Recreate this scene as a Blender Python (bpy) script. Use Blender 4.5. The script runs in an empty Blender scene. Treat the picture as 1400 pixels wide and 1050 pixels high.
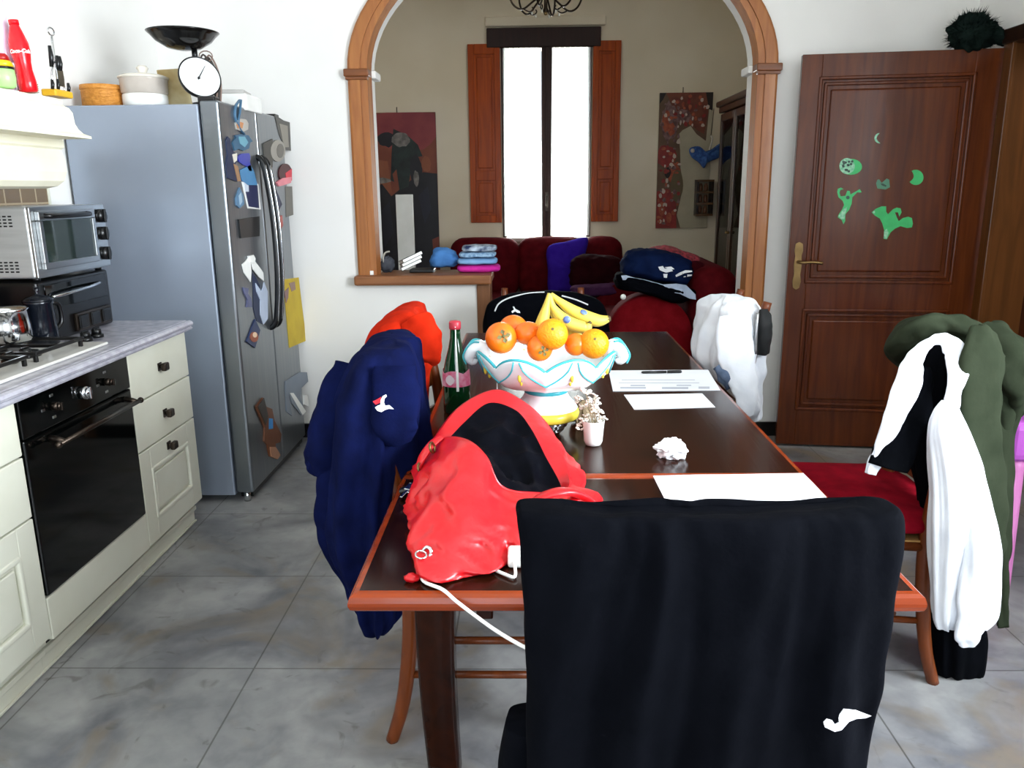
import bpy, bmesh, math, random
from mathutils import Vector, Matrix, noise, Quaternion
from mathutils.bvhtree import BVHTree

rnd = random.Random(7)
S = bpy.context.scene
COL = S.collection
pi = math.pi
rad = math.radians

# ------------------------------------------------------------------ camera
F = 1100.0
PITCH, YAW, ROLL = rad(13.680006), rad(1.305757), rad(0.6)
CAM = Vector((0, 0, 1.44))
FW = Vector((-math.sin(YAW)*math.cos(PITCH), math.cos(YAW)*math.cos(PITCH), -math.sin(PITCH)))
_r = Vector((math.cos(YAW), math.sin(YAW), 0))
_u = _r.cross(FW)
RT = _r*math.cos(ROLL) - _u*math.sin(ROLL)
UP = _u*math.cos(ROLL) + _r*math.sin(ROLL)
cd = bpy.data.cameras.new('camera')
cam = bpy.data.objects.new('camera', cd)
COL.objects.link(cam)
cd.sensor_fit = 'HORIZONTAL'
cd.sensor_width = 36.0
cd.lens = F/1400*36.0
cd.clip_start = 0.05
cam.matrix_world = Matrix(((RT.x, UP.x, -FW.x, CAM.x), (RT.y, UP.y, -FW.y, CAM.y), (RT.z, UP.z, -FW.z, CAM.z), (0, 0, 0, 1)))
S.camera = cam


def ray(x, y):
    return FW + RT*((x-700)/F) + UP*((525-y)/F)


def onz(x, y, z):
    d = ray(x, y)
    return CAM + d*((z-CAM.z)/d.z)


def ony(x, y, Y):
    d = ray(x, y)
    return CAM + d*(Y/d.y)


def onx(x, y, X):
    d = ray(x, y)
    return CAM + d*(X/d.x)


def onp(x, y, p0, n):
    d = ray(x, y)
    return CAM + d*((p0-CAM).dot(n)/d.dot(n))


# ------------------------------------------------------------------ materials
def lin(h):
    h = h.lstrip('#')
    out = []
    for i in (0, 2, 4):
        c = int(h[i:i+2], 16)/255
        out.append(c/12.92 if c <= .04045 else ((c+.055)/1.055)**2.4)
    return (*out, 1)


MATS = {}


def mat(name, c, rough=.5, metal=0., c2=None, scale=(8, 8, 8), detail=4, bump=0., bscale=None, spec=.5, coat=0., trans=0., ramp=(.35, .65), sheen=0., ior=1.45, dist=0.):
    if name in MATS:
        return MATS[name]
    m = bpy.data.materials.new(name)
    m.use_nodes = True
    nt = m.node_tree
    b = nt.nodes['Principled BSDF']
    b.inputs['Base Color'].default_value = lin(c)
    b.inputs['Roughness'].default_value = rough
    b.inputs['Metallic'].default_value = metal
    b.inputs['Specular IOR Level'].default_value = spec
    b.inputs['Coat Weight'].default_value = coat
    b.inputs['Coat Roughness'].default_value = .08
    b.inputs['Transmission Weight'].default_value = trans
    b.inputs['IOR'].default_value = ior
    b.inputs['Sheen Weight'].default_value = sheen
    tc = nt.nodes.new('ShaderNodeTexCoord')
    mp = nt.nodes.new('ShaderNodeMapping')
    mp.inputs['Scale'].default_value = scale
    nt.links.new(tc.outputs['Object'], mp.inputs['Vector'])
    nz = nt.nodes.new('ShaderNodeTexNoise')
    nz.inputs['Detail'].default_value = detail
    nz.inputs['Scale'].default_value = 1.0
    nz.inputs['Distortion'].default_value = dist
    nt.links.new(mp.outputs['Vector'], nz.inputs['Vector'])
    cr = nt.nodes.new('ShaderNodeValToRGB')
    cr.color_ramp.elements[0].position = ramp[0]
    cr.color_ramp.elements[1].position = ramp[1]
    c1l = lin(c)
    if c2 is None:
        c2l = (*[min(1, v*.88) for v in c1l[:3]], 1)
    else:
        c2l = lin(c2)
    cr.color_ramp.elements[0].color = c1l
    cr.color_ramp.elements[1].color = c2l
    nt.links.new(nz.outputs['Fac'], cr.inputs['Fac'])
    nt.links.new(cr.outputs['Color'], b.inputs['Base Color'])
    if bump:
        bp = nt.nodes.new('ShaderNodeBump')
        bp.inputs['Strength'].default_value = bump
        bp.inputs['Distance'].default_value = .01
        src = nz
        if bscale:
            m2 = nt.nodes.new('ShaderNodeMapping')
            m2.inputs['Scale'].default_value = bscale
            nt.links.new(tc.outputs['Object'], m2.inputs['Vector'])
            src = nt.nodes.new('ShaderNodeTexNoise')
            src.inputs['Scale'].default_value = 1.0
            src.inputs['Detail'].default_value = 3
            nt.links.new(m2.outputs['Vector'], src.inputs['Vector'])
        nt.links.new(src.outputs['Fac'], bp.inputs['Height'])
        nt.links.new(bp.outputs['Normal'], b.inputs['Normal'])
    MATS[name] = m
    return m


def wood(name, c, c2, axis=2, rough=.35, coat=.3, k=1.0, spec=.35):
    sc = [22*k, 22*k, 22*k]
    sc[axis] = 1.6*k
    return mat(name, c, rough, 0, c2, tuple(sc), 6, .06, None, spec, coat*.4, 0, (.3, .72), dist=1.2)


def fabric(name, c, c2=None, rough=.9, sheen=.0, bump=.25, bs=60):
    return mat(name, c, rough, 0, c2, (14, 14, 14), 3, bump*.5, (bs, bs, bs), .04, 0, 0, (.35, .7), sheen)


def glass(name, c='#ffffff', rough=.02, alpha=.2):
    if name in MATS:
        return MATS[name]
    m = bpy.data.materials.new(name)
    m.use_nodes = True
    nt = m.node_tree
    nt.nodes.remove(nt.nodes['Principled BSDF'])
    out = nt.nodes['Material Output']
    t = nt.nodes.new('ShaderNodeBsdfTransparent')
    t.inputs['Color'].default_value = lin(c)
    g = nt.nodes.new('ShaderNodeBsdfGlossy')
    g.inputs['Roughness'].default_value = rough
    mx = nt.nodes.new('ShaderNodeMixShader')
    lw = nt.nodes.new('ShaderNodeLayerWeight')
    lw.inputs['Blend'].default_value = alpha
    nt.links.new(lw.outputs['Fresnel'], mx.inputs['Fac'])
    nt.links.new(t.outputs[0], mx.inputs[1])
    nt.links.new(g.outputs[0], mx.inputs[2])
    nt.links.new(mx.outputs[0], out.inputs['Surface'])
    MATS[name] = m
    return m


# ------------------------------------------------------------------ mesh builder
class MB:
    def __init__(s):
        s.v = []
        s.f = []
        s.sm = []
        s.mi = []

    def add(s, vs, fs, smooth=True, mi=0):
        o = len(s.v)
        s.v += [Vector(p) for p in vs]
        for f in fs:
            s.f.append([i+o for i in f])
            s.sm.append(smooth)
            s.mi.append(mi)
        return s

    def bm(s, b, smooth=False, mi=0, M=None):
        b.verts.index_update()
        s.add([(M @ v.co) if M else v.co.copy() for v in b.verts], [[v.index for v in f.verts] for f in b.faces], smooth, mi)
        b.free()
        return s

    def box(s, x0, x1, y0, y1, z0, z1, bev=.003, M=None, mi=0, seg=2, smooth=False):
        b = bmesh.new()
        bmesh.ops.create_cube(b, size=1)
        sx, sy, sz = abs(x1-x0), abs(y1-y0), abs(z1-z0)
        for v in b.verts:
            v.co = Vector(((x0+x1)/2+v.co.x*sx, (y0+y1)/2+v.co.y*sy, (z0+z1)/2+v.co.z*sz))
        bev = min(bev, .45*min(sx, sy, sz))
        if bev > 0:
            bmesh.ops.bevel(b, geom=list(b.edges), offset=bev, segments=seg, profile=.5, affect='EDGES')
        return s.bm(b, smooth, mi, M)

    def grid(s, rows, closed=False, smooth=True, mi=0, cap0=False, cap1=False):
        n = len(rows[0])
        vs = [p for r in rows for p in r]
        fs = []
        for i in range(len(rows)-1):
            for j in range(n if closed else n-1):
                a = i*n+j
                b_ = i*n+(j+1) % n
                fs.append([a, b_, b_+n, a+n])
        if cap0:
            fs.append(list(range(n-1, -1, -1)))
        if cap1:
            fs.append([(len(rows)-1)*n+j for j in range(n)])
        return s.add(vs, fs, smooth, mi)

    def lathe(s, prof, c=(0, 0, 0), n=32, M=None, mi=0, cap0=True, cap1=True, smooth=True):
        rows = []
        for r, z in prof:
            r = max(r, 1e-4)
            row = []
            for j in range(n):
                a = 2*pi*j/n
                p = Vector((r*math.cos(a), r*math.sin(a), z))
                if M:
                    p = M @ p
                row.append(p+Vector(c))
            rows.append(row)
        return s.grid(rows, True, smooth, mi, cap0, cap1)

    def tube(s, pts, r, n=10, mi=0, smooth=True, up=None, flat=1.0, sub=0):
        pts = [Vector(p) for p in pts]
        rs = list(r) if isinstance(r, (list, tuple)) else [r]*len(pts)
        if sub:
            q = [Vector((*p, rr)) for p, rr in zip(pts, rs)]
            q = cr(q, sub*(len(pts)-1)+1)
            pts = [Vector(p[:3]) for p in q]
            rs = [max(.0004, p[3]) for p in q]
        rows = []
        prev = None
        for i, p in enumerate(pts):
            d = (pts[min(i+1, len(pts)-1)]-pts[max(i-1, 0)])
            if d.length < 1e-9:
                d = Vector((0, 0, 1))
            d.normalize()
            if prev is None:
                a = Vector(up) if up else (Vector((0, 0, 1)) if abs(d.z) < .9 else Vector((1, 0, 0)))
                u = (a-d*a.dot(d)).normalized()
            else:
                u = (prev-d*prev.dot(d)).normalized()
            prev = u
            w = d.cross(u)
            rows.append([p+(u*math.cos(2*pi*j/n)*flat+w*math.sin(2*pi*j/n))*rs[i] for j in range(n)])
        return s.grid(rows, True, smooth, mi, True, True)

    def cyl(s, a, b, r, n=20, mi=0, r2=None):
        a, b = Vector(a), Vector(b)
        return s.tube([a, b], [r, r if r2 is None else r2], n, mi, True)

    def ball(s, c, r, n=20, m=12, mi=0, amp=0., fr=5., seed=0, M=None):
        r = (r, r, r) if not isinstance(r, (tuple, list)) else r
        rows = []
        for i in range(m+1):
            ph = pi*i/m
            row = []
            for j in range(n):
                a = 2*pi*j/n
                d = Vector((math.sin(ph)*math.cos(a), math.sin(ph)*math.sin(a), -math.cos(ph)))
                k = 1+(amp*noise.noise(d*fr+Vector((seed, seed*2, 0))) if amp else 0)
                if i == 0 or i == m:
                    d = Vector((0, 0, -math.cos(ph)))
                p = Vector((d.x*r[0], d.y*r[1], d.z*r[2]))*k
                if M:
                    p = M @ p
                row.append(p+Vector(c))
            rows.append(row)
        return s.grid(rows, True, True, mi)

    def prism(s, pts, d, mi=0, smooth=False):
        """closed polygon pts extruded by vector d"""
        pts = [Vector(p) for p in pts]
        d = Vector(d)
        n = len(pts)
        vs = pts+[p+d for p in pts]
        fs = [list(range(n-1, -1, -1)), list(range(n, 2*n))]+[[i, (i+1) % n, n+(i+1) % n, n+i] for i in range(n)]
        return s.add(vs, fs, smooth, mi)


def cr(P, n, closed=False):
    """Catmull-Rom resample"""
    P = list(P)
    k = len(P)
    out = []
    segs = k if closed else k-1
    for i in range(n):
        t = i/(n if closed else n-1)*segs
        a = min(int(t), segs-1)
        u = t-a
        if closed:
            p0, p1, p2, p3 = P[(a-1) % k], P[a % k], P[(a+1) % k], P[(a+2) % k]
        else:
            p0, p1, p2, p3 = P[max(a-1, 0)], P[a], P[min(a+1, k-1)], P[min(a+2, k-1)]
        out.append(p1*1.0+(p2-p0)*(.5*u)+(p0*2-p1*5+p2*4-p3)*(.5*u*u)+(p1*3-p0-p2*3+p3)*(.5*u*u*u))
    return out


def obj(name, mb, mats, parent=None, local=False):
    me = bpy.data.meshes.new(name)
    off = Vector((0, 0, 0))
    if parent is not None and not local:
        p = parent
        while p is not None:
            off += p.location
            p = p.parent
    me.from_pydata([v-off for v in mb.v], [], mb.f)
    if not isinstance(mats, (list, tuple)):
        mats = [mats]
    for m in mats:
        me.materials.append(m)
    me.polygons.foreach_set('use_smooth', mb.sm)
    me.polygons.foreach_set('material_index', mb.mi)
    b = bmesh.new()
    b.from_mesh(me)
    bmesh.ops.recalc_face_normals(b, faces=b.faces)
    b.to_mesh(me)
    b.free()
    me.update()
    o = bpy.data.objects.new(name, me)
    COL.objects.link(o)
    if parent is not None:
        o.parent = parent
    return o


def origin(o, p):
    """move a top-level mesh's origin to its base"""
    p = Vector(p)
    o.data.transform(Matrix.Translation(-p))
    o.location = p
    return o


def base_of(mb):
    xs = [v.x for v in mb.v]
    ys = [v.y for v in mb.v]
    return Vector(((min(xs)+max(xs))/2, (min(ys)+max(ys))/2, min(v.z for v in mb.v)))


def tag(o, label, cat, group=None, kind=None):
    o['label'] = label
    o['category'] = cat
    if group:
        o['group'] = group
    if kind:
        o['kind'] = kind
    return o


def single(name, mb, mats, label, cat, group=None, kind=None):
    o = obj(name, mb, mats)
    origin(o, base_of(mb))
    return tag(o, label, cat, group, kind)


def thing(name, label, cat, loc=(0, 0, 0), group=None):
    o = bpy.data.objects.new(name, None)
    o.empty_display_size = .05
    COL.objects.link(o)
    o.location = loc
    return tag(o, label, cat, group)


def struct(name, mb, mats, parent=None):
    o = obj(name, mb, mats, parent)
    if parent is None:
        o['kind'] = 'structure'
    return o


def copy_tree(o, parent=None):
    c = o.copy()
    COL.objects.link(c)
    if parent is not None:
        c.parent = parent
    for ch in [x for x in COL.objects if x.parent is o]:
        copy_tree(ch, c)
    return c


def V(*a):
    return Vector(a)


# a draped garment: closed loft of rows (cx,cy,cz,half x,half y,power), with hanging folds
def cloth(rows, n=84, m=80, amp=.012, freq=8, seed=0, fine=.005, warp=None, top=.15, mb=None, mi=0):
    R_ = cr([Vector(r) for r in rows], m)
    mb = mb or MB()
    out = []
    for i, r in enumerate(R_):
        t = i/(m-1)
        cx, cy, cz, ax, ay, p = r
        ax = max(ax, .004)
        ay = max(ay, .004)
        row = []
        raw = []
        for j in range(361):
            th = 2*pi*j/360
            c, s_ = math.cos(th), math.sin(th)
            raw.append(Vector((ax*math.copysign(abs(c)**(2/p), c), ay*math.copysign(abs(s_)**(2/p), s_), 0)))
        acc = [0.]
        for j in range(360):
            acc.append(acc[-1]+(raw[j+1]-raw[j]).length)
        k0 = 0
        P_ = []
        for j in range(n):
            tgt = acc[-1]*j/n
            while acc[k0+1] < tgt:
                k0 += 1
            w0 = (tgt-acc[k0])/max(1e-9, acc[k0+1]-acc[k0])
            P_.append(raw[k0].lerp(raw[k0+1], w0))
        for j in range(n):
            th = 2*pi*j/n
            c, s_ = math.cos(th), math.sin(th)
            tg = P_[(j+1) % n]-P_[j-1]
            d = Vector((tg.y, -tg.x, 0)).normalized()
            q = Vector((cx, cy, cz))+P_[j]
            a = freq*th+3.5*noise.noise(Vector((c*1.3+seed, s_*1.3, t*1.6)))+seed
            f = math.sin(a)
            f = math.copysign(abs(f)**.8, f)*.6+.4*math.sin(2.3*a+1.7+2*t)*noise.noise(Vector((c*2, s_*2, seed+t)))*2
            am = .65+.7*noise.noise(Vector((c*1.7+seed*2, s_*1.7, t*2.2)))
            k = amp*am*(top+(1-top)*min(1, t*1.6))
            k = min(k, .45*min(ax, ay)+.002)
            q += d*(k*f)
            w = noise.noise(Vector((q.x*9+seed*3, q.y*9, q.z*4.5)))+.5*noise.noise(Vector((q.x*24, q.y*24+seed, q.z*13)))
            q += d*(fine*w*1.6)
            q.z += fine*noise.noise(Vector((q.x*14, q.y*14, seed+t*3)))
            if warp:
                q = warp(q, t)
            row.append(q)
        out.append(row)
    mb.grid(out, True, True, mi, True, True)
    return mb


def pxrows(L, Y, dep, p=2.6):
    """rows (py, pxL, pxR[, half depth, Y]) -> cloth rows"""
    out = []
    for r in L:
        py, a, b = r[:3]
        d = r[3] if len(r) > 3 else dep
        Yr = r[4] if len(r) > 4 else Y
        A, B = ony(a, py, Yr), ony(b, py, Yr)
        out.append((( A.x+B.x)/2, Yr, (A.z+B.z)/2, (B.x-A.x)/2, d, p))
    return out


def limb(mb, pts, rs, flat=.6, n=28, amp=.006, seed=0, mi=0, sub=10, up=None):
    q = cr([Vector((*p, r)) for p, r in zip(pts, rs)], sub*(len(pts)-1)+1)
    P = [Vector(p[:3]) for p in q]
    rows = []
    prev = None
    for i, p in enumerate(P):
        d = (P[min(i+1, len(P)-1)]-P[max(i-1, 0)]).normalized()
        if prev is None:
            a = Vector(up) if up else (Vector((0, 1, 0)))
            u = (a-d*a.dot(d)).normalized()
        else:
            u = (prev-d*prev.dot(d)).normalized()
        prev = u
        w = d.cross(u)
        row = []
        for j in range(n):
            th = 2*pi*j/n
            k = q[i][3]+amp*noise.noise(Vector((math.cos(th)*1.5+seed, math.sin(th)*1.5, i*.22)))*1.6+amp*.7*math.sin(4*th+i*.15+seed)
            row.append(p+(u*math.cos(th)*flat+w*math.sin(th))*k)
        rows.append(row)
    mb.grid(rows, True, True, mi, True, True)
    return mb


def bvh(o):
    M = o.matrix_world.copy()
    off = Vector((0, 0, 0))
    p = o
    while p is not None:
        off += p.location
        p = p.parent
    return BVHTree.FromPolygons([v.co+off for v in o.data.vertices], [list(p.vertices) for p in o.data.polygons])


def densify(poly, step=4):
    out = []
    for i in range(len(poly)):
        a, b = Vector(poly[i]), Vector(poly[(i+1) % len(poly)])
        k = max(1, int((b-a).length/step))
        out += [a.lerp(b, t/k) for t in range(k)]
    return out


def patch(name, poly, target, m, parent, th=.0025):
    """an applique sewn on the target's surface: outline (photo pixels) dropped on it and given thickness"""
    tr = bvh(target)
    poly = densify([Vector((*p, 0)) for p in poly], 5)
    b = bmesh.new()
    vs = [b.verts.new(p) for p in poly]
    b.faces.new(vs)
    bmesh.ops.triangulate(b, faces=b.faces[:])
    for _ in range(2):
        es = [e for e in b.edges if e.calc_length() > 8]
        if es:
            bmesh.ops.subdivide_edges(b, edges=es, cuts=1)
            bmesh.ops.triangulate(b, faces=b.faces[:])
    hits = []
    for v in b.verts:
        d = ray(v.co.x, v.co.y).normalized()
        h = tr.ray_cast(CAM, d)
        hits.append([v, d, (h[0]-CAM).length if h[0] is not None else None])
    ds = sorted(t for _, _, t in hits if t is not None)
    med = ds[len(ds)//2]
    for h in hits:
        h[2] = med if h[2] is None else min(med+.015, max(med-.02, h[2]))
    hits_t = {}
    for v, d, t in hits:      # lie on the cloth, bridging its finest creases
        near = [q[2] for q in hits if (q[0].co-v.co).length < 9]
        t2 = min(t, sum(near)/len(near))
        hits_t[v] = t2
    for v, d, t in hits:
        v.co = CAM+d*(hits_t[v]-th)
    mb = MB()
    mb.bm(b, False)
    o = obj(name, mb, m, parent)
    sm = o.modifiers.new('thick', 'SOLIDIFY')
    sm.thickness = th*.8
    return o


def plate(mb, poly, p0, n, th, mi=0, base=0.):
    n = Vector(n).normalized()
    p0 = Vector(p0)
    mb.prism([onp(x, y, p0, n)+n*base for x, y in poly], n*th, mi)
    return mb


def circ(cx, cy, rx, ry=None, n=20, a0=0, a1=2*pi):
    ry = ry or rx
    return [(cx+rx*math.cos(a0+(a1-a0)*i/n), cy+ry*math.sin(a0+(a1-a0)*i/n)) for i in range(n)]

# ------------------------------------------------------------------ palette
M_wall = mat('wall_paint', '#e8e6e2', .85, 0, '#e1dfda', (1.5, 1.5, 1.5), 3, .03, (30, 30, 30), .2)
M_wall2 = mat('parlour_paint', '#e2d6c0', .85, 0, '#d8cab0', (1.2, 1.2, 1.2), 3, .03, (30, 30, 30), .2)
M_ceil = mat('ceiling_paint', '#e8e6e0', .9)
M_archwood = wood('arch_wood', '#a86c38', '#8a5128', 2, .4, .2)
M_doorwood = wood('door_wood', '#5c2a0c', '#421a06', 2, .24, .2, 1.0, .3)
M_tablewood = wood('table_wood', '#2a1006', '#1b0904', 1, .17, 0, .8, .16)
M_tableedge = wood('table_edge_wood', '#8c3408', '#6a2406', 0, .25, .4)
M_chairwood = wood('chair_wood', '#6a3210', '#4e230a', 2, .38, .3)
M_darkwood = wood('dark_walnut', '#2c1a10', '#1b0f09', 2, .3, .3)
M_shutter = wood('shutter_wood', '#b04c08', '#863204', 2, .38, .1, 1.0, .2)
M_frame = wood('window_wood', '#30140a', '#220d06', 2, .5, .0)
M_cream = mat('cream_lacquer', '#d4d4c4', .4, 0, '#cdccba', (5, 5, 5), 3)
M_hood = mat('hood_plaster', '#e6e2cc', .6, 0, '#dfd9bf', (6, 6, 6), 3)
M_black = mat('black_plastic', '#0b0c0d', .3, 0, '#070708')
M_blackglass = mat('black_glass', '#030404', .06, 0, '#020303', spec=.6)
M_matblack = mat('matt_black', '#08090a', .75)
M_chrome = mat('chrome', '#d8dadc', .12, 1.)
M_steel = mat('brushed_steel', '#b4b6b6', .28, 1., '#a2a4a5', (2, 2, 60))
M_door_steel = mat('fridge_steel', '#868a8e', .30, .85, '#7c8288', (2, 60, 2))
M_fridge = mat('fridge_side_paint', '#9aa4b2', .27, .45, '#949dac', (2, 2, 2))
M_bronze = mat('dark_bronze', '#4a4038', .3, .9, '#322a24')
M_brass = mat('old_brass', '#8a7048', .35, .9, '#5c482c')
M_white = mat('white_glaze', '#f2f2ee', .25, 0, '#e9e9e4')
M_paper = mat('paper', '#eceef2', .8, 0, '#e6e8ee', (6, 6, 6))
M_tanwall = mat('tile_brown', '#6b5433', .3)
M_glass = glass('clear_glass')

# floor tiles
def floor_mat():
    m = bpy.data.materials.new('stone_tiles')
    m.use_nodes = True
    nt = m.node_tree
    b = nt.nodes['Principled BSDF']
    b.inputs['Roughness'].default_value = .38
    tc = nt.nodes.new('ShaderNodeTexCoord')
    mp = nt.nodes.new('ShaderNodeMapping')
    mp.inputs['Location'].default_value = (.86, -2.2+.61, 0)
    nt.links.new(tc.outputs['Object'], mp.inputs['Vector'])
    br = nt.nodes.new('ShaderNodeTexBrick')
    br.offset = 0
    br.inputs['Scale'].default_value = 1
    br.inputs['Brick Width'].default_value = .61
    br.inputs['Row Height'].default_value = .61
    br.inputs['Mortar Size'].default_value = .0028
    br.inputs['Mortar Smooth'].default_value = .1
    br.inputs['Color1'].default_value = (1, 1, 1, 1)
    br.inputs['Color2'].default_value = (.9, .9, .9, 1)
    br.inputs['Mortar'].default_value = (.45, .44, .42, 1)
    nt.links.new(mp.outputs['Vector'], br.inputs['Vector'])
    def nz(sc, det, dist=0.):
        n = nt.nodes.new('ShaderNodeTexNoise')
        n.inputs['Scale'].default_value = sc
        n.inputs['Detail'].default_value = det
        n.inputs['Distortion'].default_value = dist
        nt.links.new(tc.outputs['Object'], n.inputs['Vector'])
        return n
    def ramp(n, p0, c0, p1, c1):
        r = nt.nodes.new('ShaderNodeValToRGB')
        r.color_ramp.elements[0].position = p0
        r.color_ramp.elements[0].color = c0
        r.color_ramp.elements[1].position = p1
        r.color_ramp.elements[1].color = c1
        nt.links.new(n.outputs['Fac'], r.inputs['Fac'])
        return r
    def mix(kind, a, b_, fac=1., facn=None):
        x = nt.nodes.new('ShaderNodeMixRGB')
        x.blend_type = kind
        x.inputs[0].default_value = fac
        if facn:
            nt.links.new(facn.outputs['Color'], x.inputs[0])
        for i, s_ in ((1, a), (2, b_)):
            if isinstance(s_, tuple):
                x.inputs[i].default_value = s_
            else:
                nt.links.new(s_.outputs['Color'], x.inputs[i])
        return x
    base = ramp(nz(2.6, 8, .6), .36, lin('#9c9c9b'), .62, lin('#66676c'))
    fine = ramp(nz(16, 6, .4), .4, (1, 1, 1, 1), .75, (.78, .78, .8, 1))
    a = mix('MULTIPLY', base, fine)
    st = ramp(nz(2.6, 8, 1.4), .52, (0, 0, 0, 1), .66, (.7, .7, .7, 1))
    a = mix('MIX', a, lin('#7a6e5c'), 0, st)
    vein = ramp(nz(7, 10, 2.0), .62, (0, 0, 0, 1), .72, (.55, .55, .55, 1))
    a = mix('MIX', a, lin('#4e4a46'), 0, vein)
    a = mix('MULTIPLY', a, br)
    nt.links.new(a.outputs['Color'], b.inputs['Base Color'])
    bp = nt.nodes.new('ShaderNodeBump')
    bp.inputs['Strength'].default_value = .25
    bp.inputs['Distance'].default_value = .004
    nt.links.new(br.outputs['Color'], bp.inputs['Height'])
    nt.links.new(bp.outputs['Normal'], b.inputs['Normal'])
    return m

def tile_mat(name, c, c2, w, h, mortar, loc=(0, 0, 0), rot=(pi/2, 0, pi/2)):
    m = bpy.data.materials.new(name)
    m.use_nodes = True
    nt = m.node_tree
    b = nt.nodes['Principled BSDF']
    b.inputs['Roughness'].default_value = .3
    tc = nt.nodes.new('ShaderNodeTexCoord')
    sp = nt.nodes.new('ShaderNodeSeparateXYZ')
    cb = nt.nodes.new('ShaderNodeCombineXYZ')
    nt.links.new(tc.outputs['Object'], sp.inputs[0])
    nt.links.new(sp.outputs['Y'], cb.inputs['X'])
    nt.links.new(sp.outputs['Z'], cb.inputs['Y'])
    br = nt.nodes.new('ShaderNodeTexBrick')
    br.offset = 0
    br.inputs['Scale'].default_value = 1
    br.inputs['Brick Width'].default_value = w
    br.inputs['Row Height'].default_value = h
    br.inputs['Mortar Size'].default_value = .004
    br.inputs['Color1'].default_value = lin(c)
    br.inputs['Color2'].default_value = lin(c2)
    br.inputs['Mortar'].default_value = lin(mortar)
    nt.links.new(cb.outputs[0], br.inputs['Vector'])
    nt.links.new(br.outputs['Color'], b.inputs['Base Color'])
    return m

# ------------------------------------------------------------------ room shell
XL, XR = -2.0, 2.36
YB, YBB = 4.6, 4.80          # arch wall faces
YN = -1.9                    # wall behind the camera
YF = 8.05                    # parlour window wall
ZC, ZC2 = 3.25, 3.45
AX, AI, AO = .178, 1.045, 1.15  # arch centre, inner and outer half widths
ZS, BI, BO = 2.06, .70, .76

struct('floor', MB().box(XL-.3, 5.2, YN-.3, YF+.3, -.12, 0, 0), floor_mat())
struct('ceiling', MB().box(XL-.3, XR+.3, YN-.3, YBB, ZC, ZC+.1, 0), M_ceil)
struct('ceiling_parlour', MB().box(XL-.3, 2.6, YBB-.02, YF+.3, ZC2, ZC2+.1, 0), M_ceil)
struct('wall_left', MB().box(XL-.2, XL, YN-.2, YBB, 0, ZC, 0), M_wall)
struct('wall_left_parlour', MB().box(XL-.2, XL, YBB, YF+.2, 0, ZC2, 0), M_wall2)
struct('wall_right_parlour', MB().box(2.25, 2.45, YBB, YF+.2, 0, ZC2, 0), M_wall2)

# arch wall with its opening; a low wall fills the left foot of the arch
def arch_pts(hw, b, n=36, z0=0):
    pts = [(AX-hw, z0)]
    for i in range(n+1):
        a = pi-pi*i/n
        pts.append((AX+hw*math.cos(a), ZS+b*math.sin(a)))
    pts.append((AX+hw, z0))
    return pts

def wall_with_arch(y0, y1):
    inn = arch_pts(AI, BI)
    mb = MB()
    n = len(inn)
    outp = []
    xa, xb, zt = XL, XR+.3, ZC
    for (x, z) in inn:
        dx, dz = x-AX, z-ZS
        if z <= ZS:
            outp.append((xa if dx < 0 else xb, z))
        else:
            a = math.atan2(dz/(zt-ZS), dx/((xb-AX) if dx > 0 else (AX-xa)))
            k = max(abs(math.cos(a)), abs(math.sin(a)))
            outp.append((AX+math.cos(a)/k*((xb-AX) if dx > 0 else (AX-xa)), ZS+math.sin(a)/k*(zt-ZS)))
    rows = [[V(x, y0, z) for x, z in outp], [V(x, y0, z) for x, z in inn], [V(x, y1, z) for x, z in inn], [V(x, y1, z) for x, z in outp]]
    mb.grid(rows, False, False)
    return mb

struct('wall_back', wall_with_arch(YB, YBB), M_wall)
lw = MB()
lw.box(AX-AI-.12, -.285, YB-.002, YBB, 0, .905, 0)
struct('wall_back_low', lw, M_wall)

# arch casing of wood with capitals
mb = MB()
ii, oo = arch_pts(AI, BI, 40, .965), arch_pts(AO, BO, 40, .965)
ii[-1] = (ii[-1][0], 0)
oo[-1] = (oo[-1][0], 0)
def ring(y):
    return [[V(x, y, z) for x, z in oo], [V(x, y, z) for x, z in ii]]
yf, yb = YB-.03, YB+.05
mid = [((a[0]*.35+b_[0]*.65), (a[1]*.35+b_[1]*.65)) for a, b_ in zip(oo, ii)]
mb.grid([[V(x, YB, z) for x, z in oo], [V(x, yf+.008, z) for x, z in oo], [V(x, yf, z) for x, z in [((a[0]*.88+b_[0]*.12), (a[1]*.88+b_[1]*.12)) for a, b_ in zip(oo, ii)]],
         [V(x, yf, z) for x, z in mid], [V(x, yf+.01, z) for x, z in mid], [V(x, yf+.012, z) for x, z in ii], [V(x-.012*(1 if x > AX else -1), yb, z-(.01 if z > ZS else 0)) for x, z in ii]], False, False)
struct('trim_1', mb, M_archwood)
mb = MB()
for s_ in (-1, 1):
    a, b_ = AX+s_*(AO+.018), AX+s_*(AI-.012)
    mb.box(min(a, b_), max(a, b_), YB-.045, YB+.05, ZS-.03, ZS+.01, .006)
    mb.box(min(a, b_)+.008, max(a, b_)-.008, YB-.038, YB+.05, ZS-.045, ZS-.028, .003)
struct('trim_2', mb, wood('capital_wood', '#7a4520', '#5f3417', 0, .4, .2))
mb = MB()
for s_ in (-1, 1):
    a = AX+s_*(AI-.012)
    mb.box(a-.022, a+.022, YB+.05, YBB+.01, ZS-.03, ZS+.012, .008)
struct('trim_3', mb, M_wall)
struct('trim_4', MB().box(-.99, -.213, YB-.075, YBB+.06, .912, .968, .012), wood('ledge_wood', '#8d5c38', '#74462a', 0, .4, .2))
struct('trim_5', MB().box(-.30, -.222, YB-.02, YBB+.01, 0, .912, .006), wood('post_wood', '#83583a', '#6b4429', 2, .4, .2))
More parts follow.
